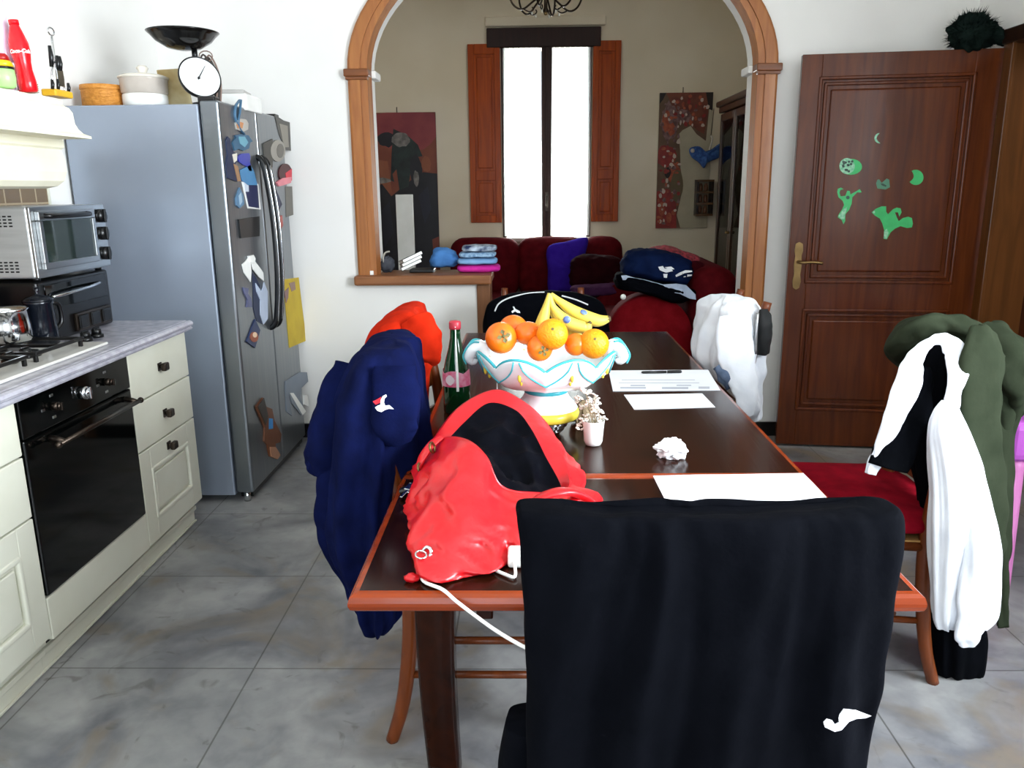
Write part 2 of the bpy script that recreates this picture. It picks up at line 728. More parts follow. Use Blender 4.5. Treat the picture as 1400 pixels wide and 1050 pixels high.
struct('baseboard_back', MB().box(XL+.02, -.29, YB-.016, YB, 0, .085, .004).box(AX+AO, 1.5, YB-.016, YB, 0, .085, .004), mat('black_skirting', '#141210', .35))

# right wall with a doorway next to the hinge side of the open door, and a window nearer the camera
DY0, DY1, DZ = 3.35, 4.26, 2.10
WY0, WY1, WZ0, WZ1 = -.9, 1.5, 1.0, 2.6
mb = MB()
w1 = XR+.19
mb.box(XR, w1, DY1, YBB, 0, ZC, 0).box(XR, w1, DY0, DY1, DZ+.02, ZC, 0).box(XR, w1, WY1, DY0, 0, ZC, 0)
mb.box(XR, w1, WY0, WY1, 0, WZ0, 0).box(XR, w1, WY0, WY1, WZ1, ZC, 0).box(XR, w1, YN-.2, WY0, 0, ZC, 0)
struct('wall_right', mb, M_wall)
mb = MB()
for x0, x1, z0, z1 in ((XL-.2, -.9, 0, ZC), (1.3, XR+.3, 0, ZC), (-.9, 1.3, 0, .3), (-.9, 1.3, 2.4, ZC)):
    mb.box(x0, x1, YN-.25, YN, z0, z1, 0)
struct('wall_front', mb, M_wall)
def window_leafs(name, along, c0, c1, z0, z1, plane, depth=.05, axis='y'):
    mb = MB()
    t = .06
    def bx(a0, a1, b0, b1):
        if axis == 'y':
            mb.box(plane, plane+depth, a0, a1, b0, b1, .004)
        else:
            mb.box(a0, a1, plane-depth, plane, b0, b1, .004)
    cm = (c0+c1)/2
    bx(c0, c0+t, z0, z1); bx(c1-t, c1, z0, z1); bx(c0+t, c1-t, z0, z0+t); bx(c0+t, c1-t, z1-t, z1); bx(cm-t, cm+t, z0+t, z1-t)
    return struct(name, mb, M_frame)
window_leafs('window_2', 'y', WY0, WY1, WZ0, WZ1, XR+.1)
window_leafs('window_3', 'x', -.9, 1.3, .3, 2.4, YN-.1, axis='x')

# wooden lining of the doorway in the right wall
mb = MB()
mb.box(XR-.012, w1+.02, DY1-.035, DY1, 0, DZ-.0, .004)
mb.box(XR-.012, w1+.02, DY0, DY0+.035, 0, DZ, .004)
mb.box(XR-.02, XR, DY1-.05, DY1+.03, 0, DZ+.07, .004).box(XR-.02, XR, DY0-.07, DY0+.03, 0, DZ+.07, .004)
struct('trim_6', mb, wood('doorway_wood', '#5d3513', '#472608', 2, .35, .4))
mb = MB()
mb.box(XR-.03, w1+.02, DY0-.07, DY1+.03, DZ, DZ+.07, .004)
struct('trim_7', mb, M_darkwood)
# room beyond the doorway
mb = MB()
mb.box(4.6, 4.7, 1.5, 6.5, 0, ZC, 0).box(w1, 4.7, 5.6, 5.7, 0, ZC, 0).box(w1, 4.7, 1.9, 2.0, 0, ZC, 0).box(w1, 4.7, 1.9, 5.7, ZC-.3, ZC-.2, 0)
struct('wall_beyond', mb, M_wall2)

# window wall of the parlour
WX0, WX1, WB, WT = -.235, .575, .97, 2.74
mb = MB()
mb.box(XL-.2, WX0, YF, YF+.35, 0, ZC2, 0).box(WX1, 2.5, YF, YF+.35, 0, ZC2, 0).box(WX0, WX1, YF, YF+.35, 0, WB, 0).box(WX0, WX1, YF, YF+.35, WT, ZC2, 0)
mb.box(-.40, .72, YF-.05, YF, 2.895, 2.98, .012)
struct('wall_far', mb, M_wall2)
mb = MB()
t = .05
yw0, yw1 = YF-.03, YF+.03
mb.box(WX0-.02, WX0+.018, yw0, yw1, WB, WT, .004).box(WX1-.018, WX1+.02, yw0, yw1, WB, WT, .004)
mb.box(.125, .225, yw0, yw1, WB, WT, .006).box(.155, .195, yw0-.015, yw0, WB, WT, .006)
mb.box(WX0-.15, WX1+.10, yw0-.03, YF, WT-.03, WT+.14, .008)
struct('window_1', mb, M_frame)
w_1 = bpy.data.objects['window_1']
struct('sill', MB().box(WX0-.1, WX1+.2, YF-.09, YF+.06, .93, .968, .006), mat('sill_stone', '#cfc8ba', .5), w_1)
mb = MB()
mb.box(WX0+.01, WX1-.01, YF+.01, YF+.016, WB, WT-.02, 0)
struct('window_pane', mb, M_glass, w_1)
mb = MB()
mb.cyl((.175, yw0-.02, 1.25), (.175, yw0-.02, 1.37), .008).box(.16, .19, yw0-.022, yw0-.01, 1.22, 1.40, .003).tube([(.175, yw0-.02, 1.37), (.172, yw0-.05, 1.36), (.17, yw0-.055, 1.27)], .008)
struct('window_handle', mb, M_bronze, w_1)

# panelled inner shutters, folded open against the wall
def shutter(x0, x1, z0, z1):
    y1, y0 = YF-.012, YF-.05
    s = .055
    mb = MB()
    mb.box(x0, x0+s, y0, y1, z0, z1, .004).box(x1-s, x1, y0, y1, z0, z1, .004)
    for a, b_ in ((z1-.09, z1), (z0, z0+.07), (z0+.40, z0+.49)):
        mb.box(x0+s, x1-s, y0, y1, a, b_, .004)
    o = struct('shutter', mb, M_shutter, w_1)
    mb = MB()
    for a, b_ in ((z0+.07, z0+.40), (z0+.49, z1-.09)):
        mb.box(x0+s-.004, x1-s+.004, y0+.018, y1, a-.004, b_+.004, 0)
        mb.box(x0+s+.025, x1-s-.025, y0+.006, y0+.02, a+.025, b_-.025, .008)
    struct('shutter_panel', mb, M_shutter, o)
    return o
shutter(-.565, WX0-.03, 1.115, 2.745)
shutter(WX1+.03, .865, 1.115, 2.76)

# sheer curtains
def curtain_mat():
    m = bpy.data.materials.new('sheer_cotton')
    m.use_nodes = True
    nt = m.node_tree
    nt.nodes.remove(nt.nodes['Principled BSDF'])
    out = nt.nodes['Material Output']
    t = nt.nodes.new('ShaderNodeBsdfTransparent')
    tr = nt.nodes.new('ShaderNodeBsdfTranslucent')
    tr.inputs['Color'].default_value = lin('#dfe6e2')
    d = nt.nodes.new('ShaderNodeBsdfDiffuse')
    d.inputs['Color'].default_value = lin('#eef0ee')
    a = nt.nodes.new('ShaderNodeMixShader')
    a.inputs[0].default_value = .7
    b = nt.nodes.new('ShaderNodeMixShader')
    tc = nt.nodes.new('ShaderNodeTexCoord')
    wv = nt.nodes.new('ShaderNodeTexNoise')
    wv.inputs['Scale'].default_value = 60
    nt.links.new(tc.outputs['Object'], wv.inputs['Vector'])
    rp = nt.nodes.new('ShaderNodeMapRange')
    rp.inputs[3].default_value = .62
    rp.inputs[4].default_value = .86
    nt.links.new(wv.outputs['Fac'], rp.inputs[0])
    nt.links.new(d.outputs[0], a.inputs[1]); nt.links.new(tr.outputs[0], a.inputs[2])
    nt.links.new(rp.outputs[0], b.inputs[0])
    nt.links.new(t.outputs[0], b.inputs[1]); nt.links.new(a.outputs[0], b.inputs[2])
    nt.links.new(b.outputs[0], out.inputs['Surface'])
    return m
M_sheer = curtain_mat()
for x0, x1, lab, sd in ((WX0-.005, .118, 'sheer white curtain on the left half of the parlour window', 1), (.222, WX1+.01, 'sheer white curtain on the right half of the parlour window', 2)):
    mb = MB()
    rows = []
    for i in range(25):
        tt = i/24
        z = WT-.035-(WT-.035-.985)*tt
        row = []
        for j in range(60):
            u = j/59
            x = x0+(x1-x0)*u
            fold = .014*math.sin(u*46+sd+.8*math.sin(tt*2))*(.5+.5*tt)+.006*math.sin(u*91+2*tt)
            row.append(V(x+.02*tt*(1 if sd == 1 else -1)*(u if sd == 1 else 1-u)*.6, YF-.052+fold, z))
        rows.append(row)
    mb.grid(rows)
    th = thing('sheer_curtain', lab, 'curtain', ((x0+x1)/2, YF-.05, .985), 'sheer curtains at the parlour window')
    obj('curtain_panel', mb, M_sheer, th)
    obj('curtain_rod', MB().cyl((x0-.01, YF-.05, WT-.03), (x1+.01, YF-.05, WT-.03), .006), M_bronze, th)

# ------------------------------------------------------------------ inner door, swung open against the arch wall
dl, dr = V(1.40, 4.42, 0), V(2.345, 4.30, 0)
DW = (dr-dl).length
ang = math.atan2(dr.y-dl.y, dr.x-dl.x)
MD = Matrix.Translation(dl) @ Matrix.Rotation(ang, 4, 'Z')
DN = (MD.to_3x3() @ V(0, -1, 0)).normalized()
H_ = 2.085
th_ = .022
mb = MB()
sl, sr = .10, .125
rails = ((.012, .225), (.775, .935), (1.965, H_))
mb.box(0, sl, -th_, th_, .012, H_, .003, MD).box(DW-sr, DW, -th_, th_, .012, H_, .003, MD)
for a, b_ in rails:
    mb.box(sl, DW-sr, -th_, th_, a, b_, .002, MD)
door = struct('door_1', mb, M_doorwood)
for a, b_ in ((.225, .775), (.935, 1.965)):
    mb = MB()
    mb.box(sl-.004, DW-sr+.004, -.008, .008, a-.004, b_+.004, 0, MD)
    mb.box(sl+.05, DW-sr-.05, -.017, .01, a+.05, b_-.05, .010, MD, seg=3)
    p_ = struct('door_panel', mb, M_doorwood, door)
    mb = MB()
    w = .022
    for q in (.0, .028):
        x0, x1, z0, z1 = sl-.012+q, DW-sr+.012-q, a-.012+q, b_+.012-q
        tk = th_+.008-q*.35
        for args in ((x0, x0+w*.8, z0, z1), (x1-w*.8, x1, z0, z1), (x0, x1, z0, z0+w*.8), (x0, x1, z1-w*.8, z1)):
            mb.box(args[0], args[1], -tk, 0, args[2], args[3], .006, MD, seg=3)
    struct('door_moulding', mb, M_doorwood, p_)
mb = MB()
hz = 1.02
hp = [(0, .125), (.018, .115), (.022, .08), (.016, .05), (.02, .0), (.016, -.05), (.022, -.085), (.016, -.12), (0, -.13)]
mb.prism([MD @ V(.048+a, -th_, hz+b_) for a, b_ in hp]+[MD @ V(.048-a, -th_, hz+b_) for a, b_ in reversed(hp[1:-1])], DN*.006)
hd = struct('door_handle', mb, M_brass, door)
mb = MB()
mb.tube([MD @ V(.05, -th_, hz+.02), MD @ V(.05, -th_-.045, hz+.02), MD @ V(.07, -th_-.055, hz+.02), MD @ V(.12, -th_-.055, hz+.022), MD @ V(.165, -th_-.05, hz+.016)], [.009, .008, .008, .007, .009], sub=4)
struct('lever', mb, M_brass, hd)
struct('door_hinge', MB().cyl(MD @ V(DW+.006, -th_-.004, .35), MD @ V(DW+.006, -th_-.004, .47), .009).cyl(MD @ V(DW+.006, -th_-.004, 1.65), MD @ V(DW+.006, -th_-.004, 1.77), .009), M_brass, door)

# glow stickers on the door
M_green = mat('sticker_green', '#2fa85c', .45, 0, '#37b868', (20, 20, 20))
M_pale = mat('sticker_pale_green', '#9fcfae', .45, 0, '#5fae80', (90, 90, 90), 2)
M_dkgreen = mat('sticker_dark', '#173a2c', .45)
P0 = MD @ V(0, -.017, 0)
def sticker(name, polys, label, mts):
    mb = MB()
    for k, (poly, mi) in enumerate(polys):
        plate(mb, poly, P0, DN, .0012+.0006*k, mi, .0003)
    o = obj(name, mb, mts)
    b = base_of(mb)
    origin(o, b)
    tag(o, label, 'sticker', 'green stickers on the door')
    return o
def zp(pts, ox, oy, s):
    return [(ox+a/s, oy+b_/s) for a, b_ in pts]
k = 5.833
def crescent(cx, cy, r, off, a0, a1):
    out = [(cx+r*math.cos(a0+(a1-a0)*i/14), cy+r*math.sin(a0+(a1-a0)*i/14)) for i in range(15)]
    ex, ey = out[-1]
    sx, sy = out[0]
    inner = []
    for i in range(1, 14):
        t = i/14
        px, py = ex+(sx-ex)*t, ey+(sy-ey)*t
        bul = off*math.sin(pi*t)
        am = (a0+a1)/2
        inner.append((px+bul*math.cos(am), py+bul*math.sin(am)))
    return out+inner
sticker('moon_sticker', [(crescent(1202.5, 189, 7, 4.6, pi*.45, pi*1.5), 0)], 'thin pale crescent moon sticker, topmost on the brown door', M_pale)
sticker('moon_sticker', [(crescent(1252, 242.5, 10.5, 4.2, -pi*.68, pi*.8), 0)], 'solid green crescent moon sticker on the right of the brown door panel', M_green)
sticker('planet_sticker', [(circ(1163, 228, 15.5, 11), 0), (circ(1158, 227, 10.5, 11), 1)]+[(circ(1152+rnd.random()*13, 220+rnd.random()*15, 1.6), 2) for _ in range(14)], 'round speckled green planet sticker on the left of the brown door panel', [M_green, M_pale, M_dkgreen])
sticker('cat_face_sticker', [(zp([(395, 530), (405, 500), (420, 497), (440, 525), (480, 490), (500, 500), (505, 560), (470, 578), (405, 570)], 1130, 160, k), 0), (zp([(430, 530), (450, 530), (480, 548), (470, 556), (440, 545)], 1130, 160, k), 1)], 'small dull green sticker with pointed corners in the middle of the door panel', [mat('sticker_dull_green', '#4a7d62', .5), M_dkgreen])
sticker('fairy_sticker', [(zp([(85, 600), (90, 572), (115, 562), (135, 575), (110, 582), (103, 605), (112, 632), (150, 628), (165, 588), (185, 590), (190, 618), (240, 590), (265, 575), (280, 600), (262, 602), (245, 600), (205, 640), (200, 690), (180, 740), (150, 775), (148, 830), (135, 855), (120, 820), (90, 800), (95, 780), (125, 735), (140, 700), (130, 670), (95, 640)], 1130, 160, k), 0), (zp([(95, 790), (130, 740), (165, 715), (150, 770), (140, 815), (115, 815)], 1130, 160, k), 1), (circ(1159, 270, 2.5), 2)], 'slim green figure sticker with raised arms and a pale skirt on the door', [M_green, M_pale, M_dkgreen])
sticker('bird_sticker', [(zp([(360, 760), (395, 730), (440, 712), (475, 712), (475, 755), (490, 775), (530, 735), (560, 722), (590, 728), (598, 760), (580, 795), (570, 760), (545, 760), (560, 800), (575, 830), (610, 805), (650, 795), (680, 805), (688, 850), (680, 880), (640, 885), (590, 870), (545, 890), (510, 920), (480, 975), (455, 970), (460, 905), (445, 850), (425, 810), (385, 785)], 1130, 160, k), 0), (zp([(458, 910), (480, 890), (495, 920), (478, 972), (456, 968)], 1130, 160, k), 1), (zp([(372, 750), (385, 750), (385, 768), (370, 766)], 1130, 160, k), 1)], 'large solid green winged creature sticker, lowest on the door panel', [M_green, M_pale])

# furry dark green thing on top of the door
mb = MB()
c_ = MD @ V(.80, 0, H_+.075)
rr = random.Random(3)
mb.ball(c_, (.105, .075, .085), 32, 20, amp=.35, fr=3)
for _ in range(900):
    d = V(rr.gauss(0, 1), rr.gauss(0, 1), rr.gauss(0, 1)).normalized()
    if d.z < -.7:
        continue
    a = c_+V(d.x*.10, d.y*.07, d.z*.08)*(1+.3*noise.noise(d*3))
    e = a+d*.03+V(rr.gauss(0, .008), rr.gauss(0, .008), rr.gauss(0, .008))
    w = d.cross(V(.3, .2, 1)).normalized()*.003
    mb.add([a-w, a+w, e], [[0, 1, 2]], False)
for i in range(12):
    t = i/11
    p = c_+V(.07+.10*t, -.01, .01-.05*t)
    mb.ball(p, .045-.018*t, 10, 8, amp=.3, fr=4, seed=i)
single('furry_hat', mb, fabric('furry_green', '#16211d', '#0d1412'), 'dark green furry hat lying on the top edge of the open door', 'hat')

# ------------------------------------------------------------------ kitchen units on the left wall
FX = -1.46
M_worktop = mat('worktop_stone', '#b4b2ba', .22, 0, '#9c9aa4', (26, 26, 26), 5)
def knob(parent, y, z):
    mb = MB()
    mb.cyl((FX, y, z), (FX+.016, y, z), .008)
    mb.box(FX+.014, FX+.034, y-.019, y+.019, z-.016, z+.016, .006, seg=3)
    mb.box(FX-.001, FX+.004, y-.016, y+.016, z-.016, z+.016, .002)
    obj('knob', mb, M_bronze, parent)
def front(parent, y0, y1, z0, z1, kind, ky):
    g = .0025
    mb = MB()
    if kind == 'drawer':
        mb.box(FX-.022, FX, y0+g, y1-g, z0+g, z1-g, .004, seg=3)
        o = obj('drawer', mb, M_cream, parent)
        knob(o, ky, (z0+z1)/2)
    else:
        s = .085
        mb.box(FX-.022, FX, y0+g, y0+s, z0+g, z1-g, .003).box(FX-.022, FX, y1-s, y1-g, z0+g, z1-g, .003)
        mb.box(FX-.022, FX, y0+s, y1-s, z0+g, z0+s, .003).box(FX-.022, FX, y0+s, y1-s, z1-s, z1-g, .003)
        mb.box(FX-.022, FX-.012, y0+s-.01, y1-s+.01, z0+s-.01, z1-s+.01, 0)
        o = obj('door', mb, M_cream, parent)
        mb = MB()
        mb.box(FX-.013, FX-.002, y0+s+.028, y1-s-.028, z0+s+.028, z1-s-.028, .007, seg=3)
        obj('raised_panel', mb, M_cream, o)
        mb = MB()
        for a in ((y0+s-.004, y0+s+.016, z0+s, z1-s), (y1-s-.016, y1-s+.004, z0+s, z1-s), (y0+s, y1-s, z0+s-.004, z0+s+.016), (y0+s, y1-s, z1-s-.016, z1-s+.004)):
            mb.box(FX-.014, FX+.004, a[0], a[1], a[2], a[3], .007, seg=3)
        obj('moulding', mb, M_cream, o)
        knob(o, ky, z1-.042)
    return o
def base_unit(y0, y1, label, zs, ky, ky2):
    t = thing('base_cabinet', label, 'cabinet', (-1.72, (y0+y1)/2, 0), 'cream base cabinets')
    obj('carcass', MB().box(XL+.005, FX-.023, y0+.001, y1-.001, .10, .868, 0), M_cream, t)
    front(t, y0, y1, zs[1], zs[0], 'drawer', ky)
    front(t, y0, y1, zs[2], zs[1], 'drawer', ky)
    front(t, y0, y1, zs[3], zs[2], 'door', ky2)
    obj('plinth', MB().box(XL+.01, -1.505, y0, y1, 0, .10, .002).box(-1.505, -1.497, y0, y1, .004, .012, .002).box(-1.505, -1.493, y0, y1, .06, .078, .003), M_cream, t)
    return t
base_unit(2.826, 3.335, 'cream drawer cabinet between the black oven and the fridge', (.866, .675, .488, .112), 3.07, 3.07)
base_unit(1.60, 2.174, 'cream cabinet at the left edge, nearer than the black oven', (.866, .703, .515, .125), 1.88, 1.80)

ov = thing('built_in_oven', 'black glass oven built in under the hob, with a bar handle', 'oven', (-1.72, 2.5, 0))
obj('housing', MB().box(XL+.005, FX-.024, 2.177, 2.823, .10, .868, 0), M_matblack, ov)
obj('door', MB().box(FX-.023, FX+.004, 2.182, 2.82, .255, .745, .006), M_blackglass, ov)
cp = obj('control_panel', MB().box(FX-.023, FX+.004, 2.182, 2.82, .748, .868, .004), M_blackglass, ov)
for y, r, m in ((2.34, .013, M_bronze), (2.505, .021, M_chrome), (2.655, .013, M_bronze)):
    z = .808
    mb = MB()
    mb.cyl((FX+.004, y, z), (FX+.022, y, z), r, 20).cyl((FX+.022, y, z), (FX+.03, y, z), r*.8, 20)
    mb.box(FX+.028, FX+.036, y-.004, y+.004, z-r*.95, z+r*.95, .002)
    obj('knob', mb, m, cp)
    if r < .02:
        for dy, dz in ((0, .034), (0, -.034), (-.05, -.0)):
            obj('dial_mark', MB().box(FX+.003, FX+.006, y+dy-.009, y+dy+.009, z+dz-.004, z+dz+.004, .001), M_steel, cp)
mb = MB()
hy0, hy1, hz = 2.275, 2.80, .705
mb.cyl((FX+.045, hy0, hz), (FX+.045, hy1, hz), .008, 14)
for y in (hy0+.03, hy1-.03):
    mb.tube([(FX, y, hz+.012), (FX+.03, y, hz+.008), (FX+.045, y, hz)], [.011, .009, .010])
mb.ball((FX+.045, hy0, hz), .011).ball((FX+.045, hy1, hz), .011)
obj('handle', mb, M_bronze, bpy.data.objects['door'] if False else [o for o in COL.objects if o.parent is ov and o.name.startswith('door')][0])
obj('kick_panel', MB().box(FX-.022, FX, 2.177, 2.823, .112, .25, .003), M_cream, ov)['label'] = 'cream kick panel'
obj('plinth', MB().box(XL+.01, -1.505, 2.174, 2.826, 0, .10, .002).box(-1.505, -1.497, 2.174, 2.826, .004, .012, .002).box(-1.505, -1.493, 2.174, 2.826, .06, .078, .003), M_cream, ov)

mb = MB()
prof = [(-1.99, .870), (-1.445, .870), (-1.432, .873), (-1.428, .880), (-1.436, .885), (-1.428, .890), (-1.424, .898), (-1.428, .907), (-1.438, .911), (-1.452, .909), (-1.458, .911), (-1.99, .911)]
mb.prism([V(x, 1.58, z) for x, z in prof], (0, 3.345-1.58, 0))
single('worktop', mb, M_worktop, 'pale grey stone worktop with a moulded edge over the cream cabinets', 'worktop')

struct('wall_left_tiles', MB().box(XL, XL+.008, 1.2, 3.38, .912, 1.62, 0), tile_mat('backsplash', '#6e5838', '#5c4830', .10, .10, '#a08e70'))
struct('trim_8', MB().box(XL, XL+.014, 3.38, 3.395, .912, 1.56, .003), M_cream)

# hob
hb = thing('gas_hob', 'white gas hob with black pan supports set in the worktop', 'hob', (-1.71, 2.45, .911))
obj('hob_plate', MB().box(-1.95, -1.505, 2.10, 2.80, .9115, .922, .005, seg=3), mat('hob_enamel', '#d8d6d0', .2), hb)
for x, y in ((-1.80, 2.27), (-1.80, 2.62), (-1.63, 2.22), (-1.64, 2.55)):
    mb = MB()
    mb.cyl((x, y, .922), (x, y, .933), .038).cyl((x, y, .933), (x, y, .94), .03)
    obj('burner', mb, M_black, hb)
for y0, y1 in ((2.14, 2.40), (2.44, 2.72)):
    mb = MB()
    for x in (-1.89, -1.72, -1.55):
        mb.box(x-.006, x+.006, y0, y1, .944, .956, .003)
    for y in (y0+.006, (y0+y1)/2, y1-.006):
        mb.box(-1.89, -1.55, y-.005, y+.005, .944, .956, .003)
    for x in (-1.885, -1.555):
        for y in (y0+.01, y1-.01):
            mb.box(x-.006, x+.006, y-.006, y+.006, .922, .946, .002)
    obj('pan_support', mb, M_black, hb)
for px, py in ((13, 491), (35, 484), (117, 461), (132, 456)):
    p = onz(px, py, .935)
    mb = MB()
    mb.cyl((p.x, p.y, .921), (p.x, p.y, .934), .024).cyl((p.x, p.y, .934), (p.x, p.y, .952), .017)
    mb.box(p.x-.005, p.x+.005, p.y-.018, p.y+.018, .948, .958, .002)
    obj('knob', mb, M_black, hb)

# pans on the hob
def pan(name, label, cx, cy, z, r, h, m, lid=True, hdl=None):
    t = thing(name, label, 'pot', (cx, cy, z))
    mb = MB()
    mb.lathe([(r*.6, 0), (r*.95, .002), (r*1.03, .012), (r*.98, h*.5), (r*.92, h-.008), (r*1.0, h), (r*.96, h+.001), (r*.88, h-.01), (r*.88, .01), (.001, .008)], (cx, cy, z), 36, cap0=True, cap1=True)
    obj('body', mb, m, t)
    if lid:
        mb = MB()
        mb.lathe([(r*.98, h+.001), (r*.99, h+.006), (r*.7, h+.016), (r*.2, h+.022), (r*.12, h+.03), (r*.22, h+.04), (r*.12, h+.048), (.001, h+.049)], (cx, cy, z), 32)
        obj('lid', mb, m, t)
    if hdl:
        mb = MB()
        mb.tube(hdl, .008, sub=4)
        obj('handle', mb, M_black, t)
    return t
pan('saucepan', 'shiny steel pot standing on the front of the hob', -1.745, 2.63, .957, .068, .11, M_chrome, False, [(-1.76, 2.57, 1.05), (-1.77, 2.52, 1.055), (-1.78, 2.42, 1.05)])
pan('coffee_pot', 'dark pot with a silver rim beside the steel pot on the hob', -1.72, 2.77, .9125, .05, .16, mat('dark_enamel', '#0c1018', .15), True, [(-1.70, 2.815, 1.06), (-1.69, 2.84, 1.05), (-1.69, 2.845, .99), (-1.70, 2.815, .96)])

mb = MB()
mb.box(-1.97, -1.86, 2.36, 2.74, .912, 1.105, .006).box(-1.98, -1.85, 2.35, 2.75, 1.085, 1.115, .006)
single('bread_box', mb, wood('box_wood', '#7a3c16', '#5c2a0e', 1, .4, .2), 'brown wooden box behind the steel pot, against the tiles', 'box')

# black appliance with toaster oven on top
ap = thing('countertop_appliance', 'black appliance on the worktop carrying the steel toaster oven', 'appliance', (-1.85, 3.03, .9115))
obj('body', MB().box(-1.985, -1.73, 2.79, 3.285, .913, 1.135, .012, seg=3), M_black, ap)
mb = MB()
mb.box(-1.735, -1.725, 2.83, 3.25, 1.03, 1.12, .003)
obj('front_panel', mb, M_blackglass, ap)
mb = MB()
mb.tube([(-1.722, 2.86, 1.075), (-1.70, 2.9, 1.08), (-1.695, 3.0, 1.085), (-1.70, 3.1, 1.088), (-1.722, 3.2, 1.09)], .006, sub=4)
obj('handle', mb, M_chrome, ap)
ss = obj('switch_panel', MB().box(-1.735, -1.715, 2.99, 3.25, .925, .995, .006), M_bronze, ap)
for i in range(3):
    y = 3.03+i*.085
    obj('switch', MB().box(-1.718, -1.708, y-.03, y+.03, .935, .985, .004), M_black, ss)

to = thing('toaster_oven', 'silver toaster oven with a glass door on top of the black appliance', 'toaster oven', (-1.85, 3.03, 1.137))
tx, ty0, ty1, tz0, tz1 = -1.715, 2.79, 3.29, 1.148, 1.395
mb = MB()
mb.box(-1.985, tx-.012, ty0, ty1, tz0, tz1, .008, seg=3)
obj('body', mb, mat('toaster_steel', '#c2c4c4', .35, .6, '#b4b6b6', (3, 3, 40)), to)
for zz, rows in ((tz1-.035, 4), (tz0+.055, 4)):
    mb = MB()
    for r in range(rows):
        for i in range(9):
            x = -1.945+i*.019
            mb.box(x, x+.012, ty0-.0012, ty0+.002, zz-r*.011, zz-r*.011+.005, 0)
    obj('vent', mb, M_matblack, to)
mb = MB()
mb.box(tx-.012, tx, ty0+.0, ty1, tz0, tz1, .004)
fr = obj('front_frame', mb, M_steel, to)
mb = MB()
dy1 = ty1-.105
mb.box(tx, tx+.016, ty0+.025, dy1, tz0+.028, tz0+.052, .003).box(tx, tx+.016, ty0+.025, dy1, tz1-.05, tz1-.016, .003).box(tx, tx+.016, ty0+.025, ty0+.045, tz0+.05, tz1-.05, .003).box(tx, tx+.016, dy1-.02, dy1, tz0+.05, tz1-.05, .003)
d = obj('door', mb, M_steel, to)
obj('door_glass', MB().box(tx, tx+.010, ty0+.042, dy1-.018, tz0+.05, tz1-.048, 0), mat('oven_window', '#1c2422', .05, 0, '#26302c', (4, 4, 4)), d)
mb = MB()
mb.tube([(tx+.012, ty0+.06, tz1-.032), (tx+.034, ty0+.075, tz1-.034), (tx+.04, (ty0+dy1)/2, tz1-.035), (tx+.034, dy1-.075, tz1-.034), (tx+.012, dy1-.06, tz1-.032)], .009, sub=5)
obj('handle', mb, M_black, d)
for zz in (tz1-.045, (tz0+tz1)/2+.01, tz0+.055):
    mb = MB()
    mb.cyl((tx-.001, ty1-.05, zz), (tx+.022, ty1-.05, zz), .026, 24).box(tx+.02, tx+.03, ty1-.056, ty1-.044, zz-.026, zz+.026, .003)
    obj('knob', mb, M_black, to)
for x in (-1.96, -1.75):
    for y in (ty0+.04, ty1-.04):
        obj('foot', MB().cyl((x, y, 1.136), (x, y, 1.15), .013), M_black, to)

# cooker hood with its mantel shelf
hd = thing('cooker_hood', 'cream plaster cooker hood with a moulded mantel shelf over the hob', 'cooker hood', (-1.75, 2.4, 1.50))
def mantel(prof, end):
    """profile of (out, z) mitred round the front right corner"""
    rows = []
    for o_, z in prof:
        x, y = -1.62+o_, end+o_
        rows.append([V(x, 1.3, z), V(x, y, z), V(XL+.001, y, z)])
    mb = MB().grid(rows, False, False)
    mb.add([rows[-1][0], rows[-1][1], rows[-1][2], V(XL+.001, 1.3, rows[-1][0].z)], [[0, 1, 2, 3]], False)
    mb.add([rows[0][0], rows[0][1], rows[0][2], V(XL+.001, 1.3, rows[0][0].z)], [[3, 2, 1, 0]], False)
    return mb
obj('mantel_shelf', mantel([(-.08, 1.618), (.125, 1.618), (.125, 1.626), (.108, 1.634), (.098, 1.648), (.092, 1.665), (.090, 1.70), (.083, 1.715), (.068, 1.725), (.072, 1.735), (.066, 1.742), (.02, 1.748), (-.03, 1.75)], 2.72), M_hood, hd)
mb = MB()
pr = [(-.17, 1.455), (-.04, 1.455), (-.015, 1.462), (.002, 1.48), (.01, 1.51), (.01, 1.55), (.004, 1.585), (.012, 1.592), (.012, 1.618)]
obj('hood_body', mantel(pr, onx(88, 214, -1.61).y-.008), M_hood, hd)

# things on the mantel shelf (z 1.75)
def bottle_thing(name, label, c, prof, m, cap=None, mcap=None, tilt=None, extra=None, n=28):
    t = thing(name, label, 'bottle', c)
    M = tilt
    mb = MB().lathe(prof, c, n, M)
    obj('body', mb, m, t)
    if cap:
        obj('cap', MB().lathe(cap, c, n, M), mcap, t)
    return t
zt = 1.75
p = ony(9, 100, 2.68)
bottle_thing('glass_bottle', 'tall pale pink glass bottle behind the red bottle on the hood shelf', (p.x, 2.68, zt-.002), [(.03, 0), (.036, .004), (.036, .14), (.033, .17), (.024, .21), (.02, .25), (.018, .30)], mat('pink_glass', '#e9cfe4', .12, 0, '#dcb8d8', (10, 10, 30), 3), [(.02, .30), (.02, .325), (.001, .326)], mat('pink_cap', '#f0a0c0', .4))
p = ony(39, 118, 2.66)
M_redb = mat('red_bottle', '#d8101c', .22, 0, '#c80c18')
t = bottle_thing('aluminium_bottle', 'red contoured bottle with white script on the hood shelf', (p.x, 2.66, zt), [(.022, 0), (.026, .005), (.027, .03), (.023, .065), (.024, .09), (.029, .12), (.028, .145), (.02, .175), (.014, .195), (.013, .20)], M_redb, [(.0145, .20), (.0145, .213), (.001, .214)], M_redb, Matrix.Rotation(rad(-5), 4, 'Y'))
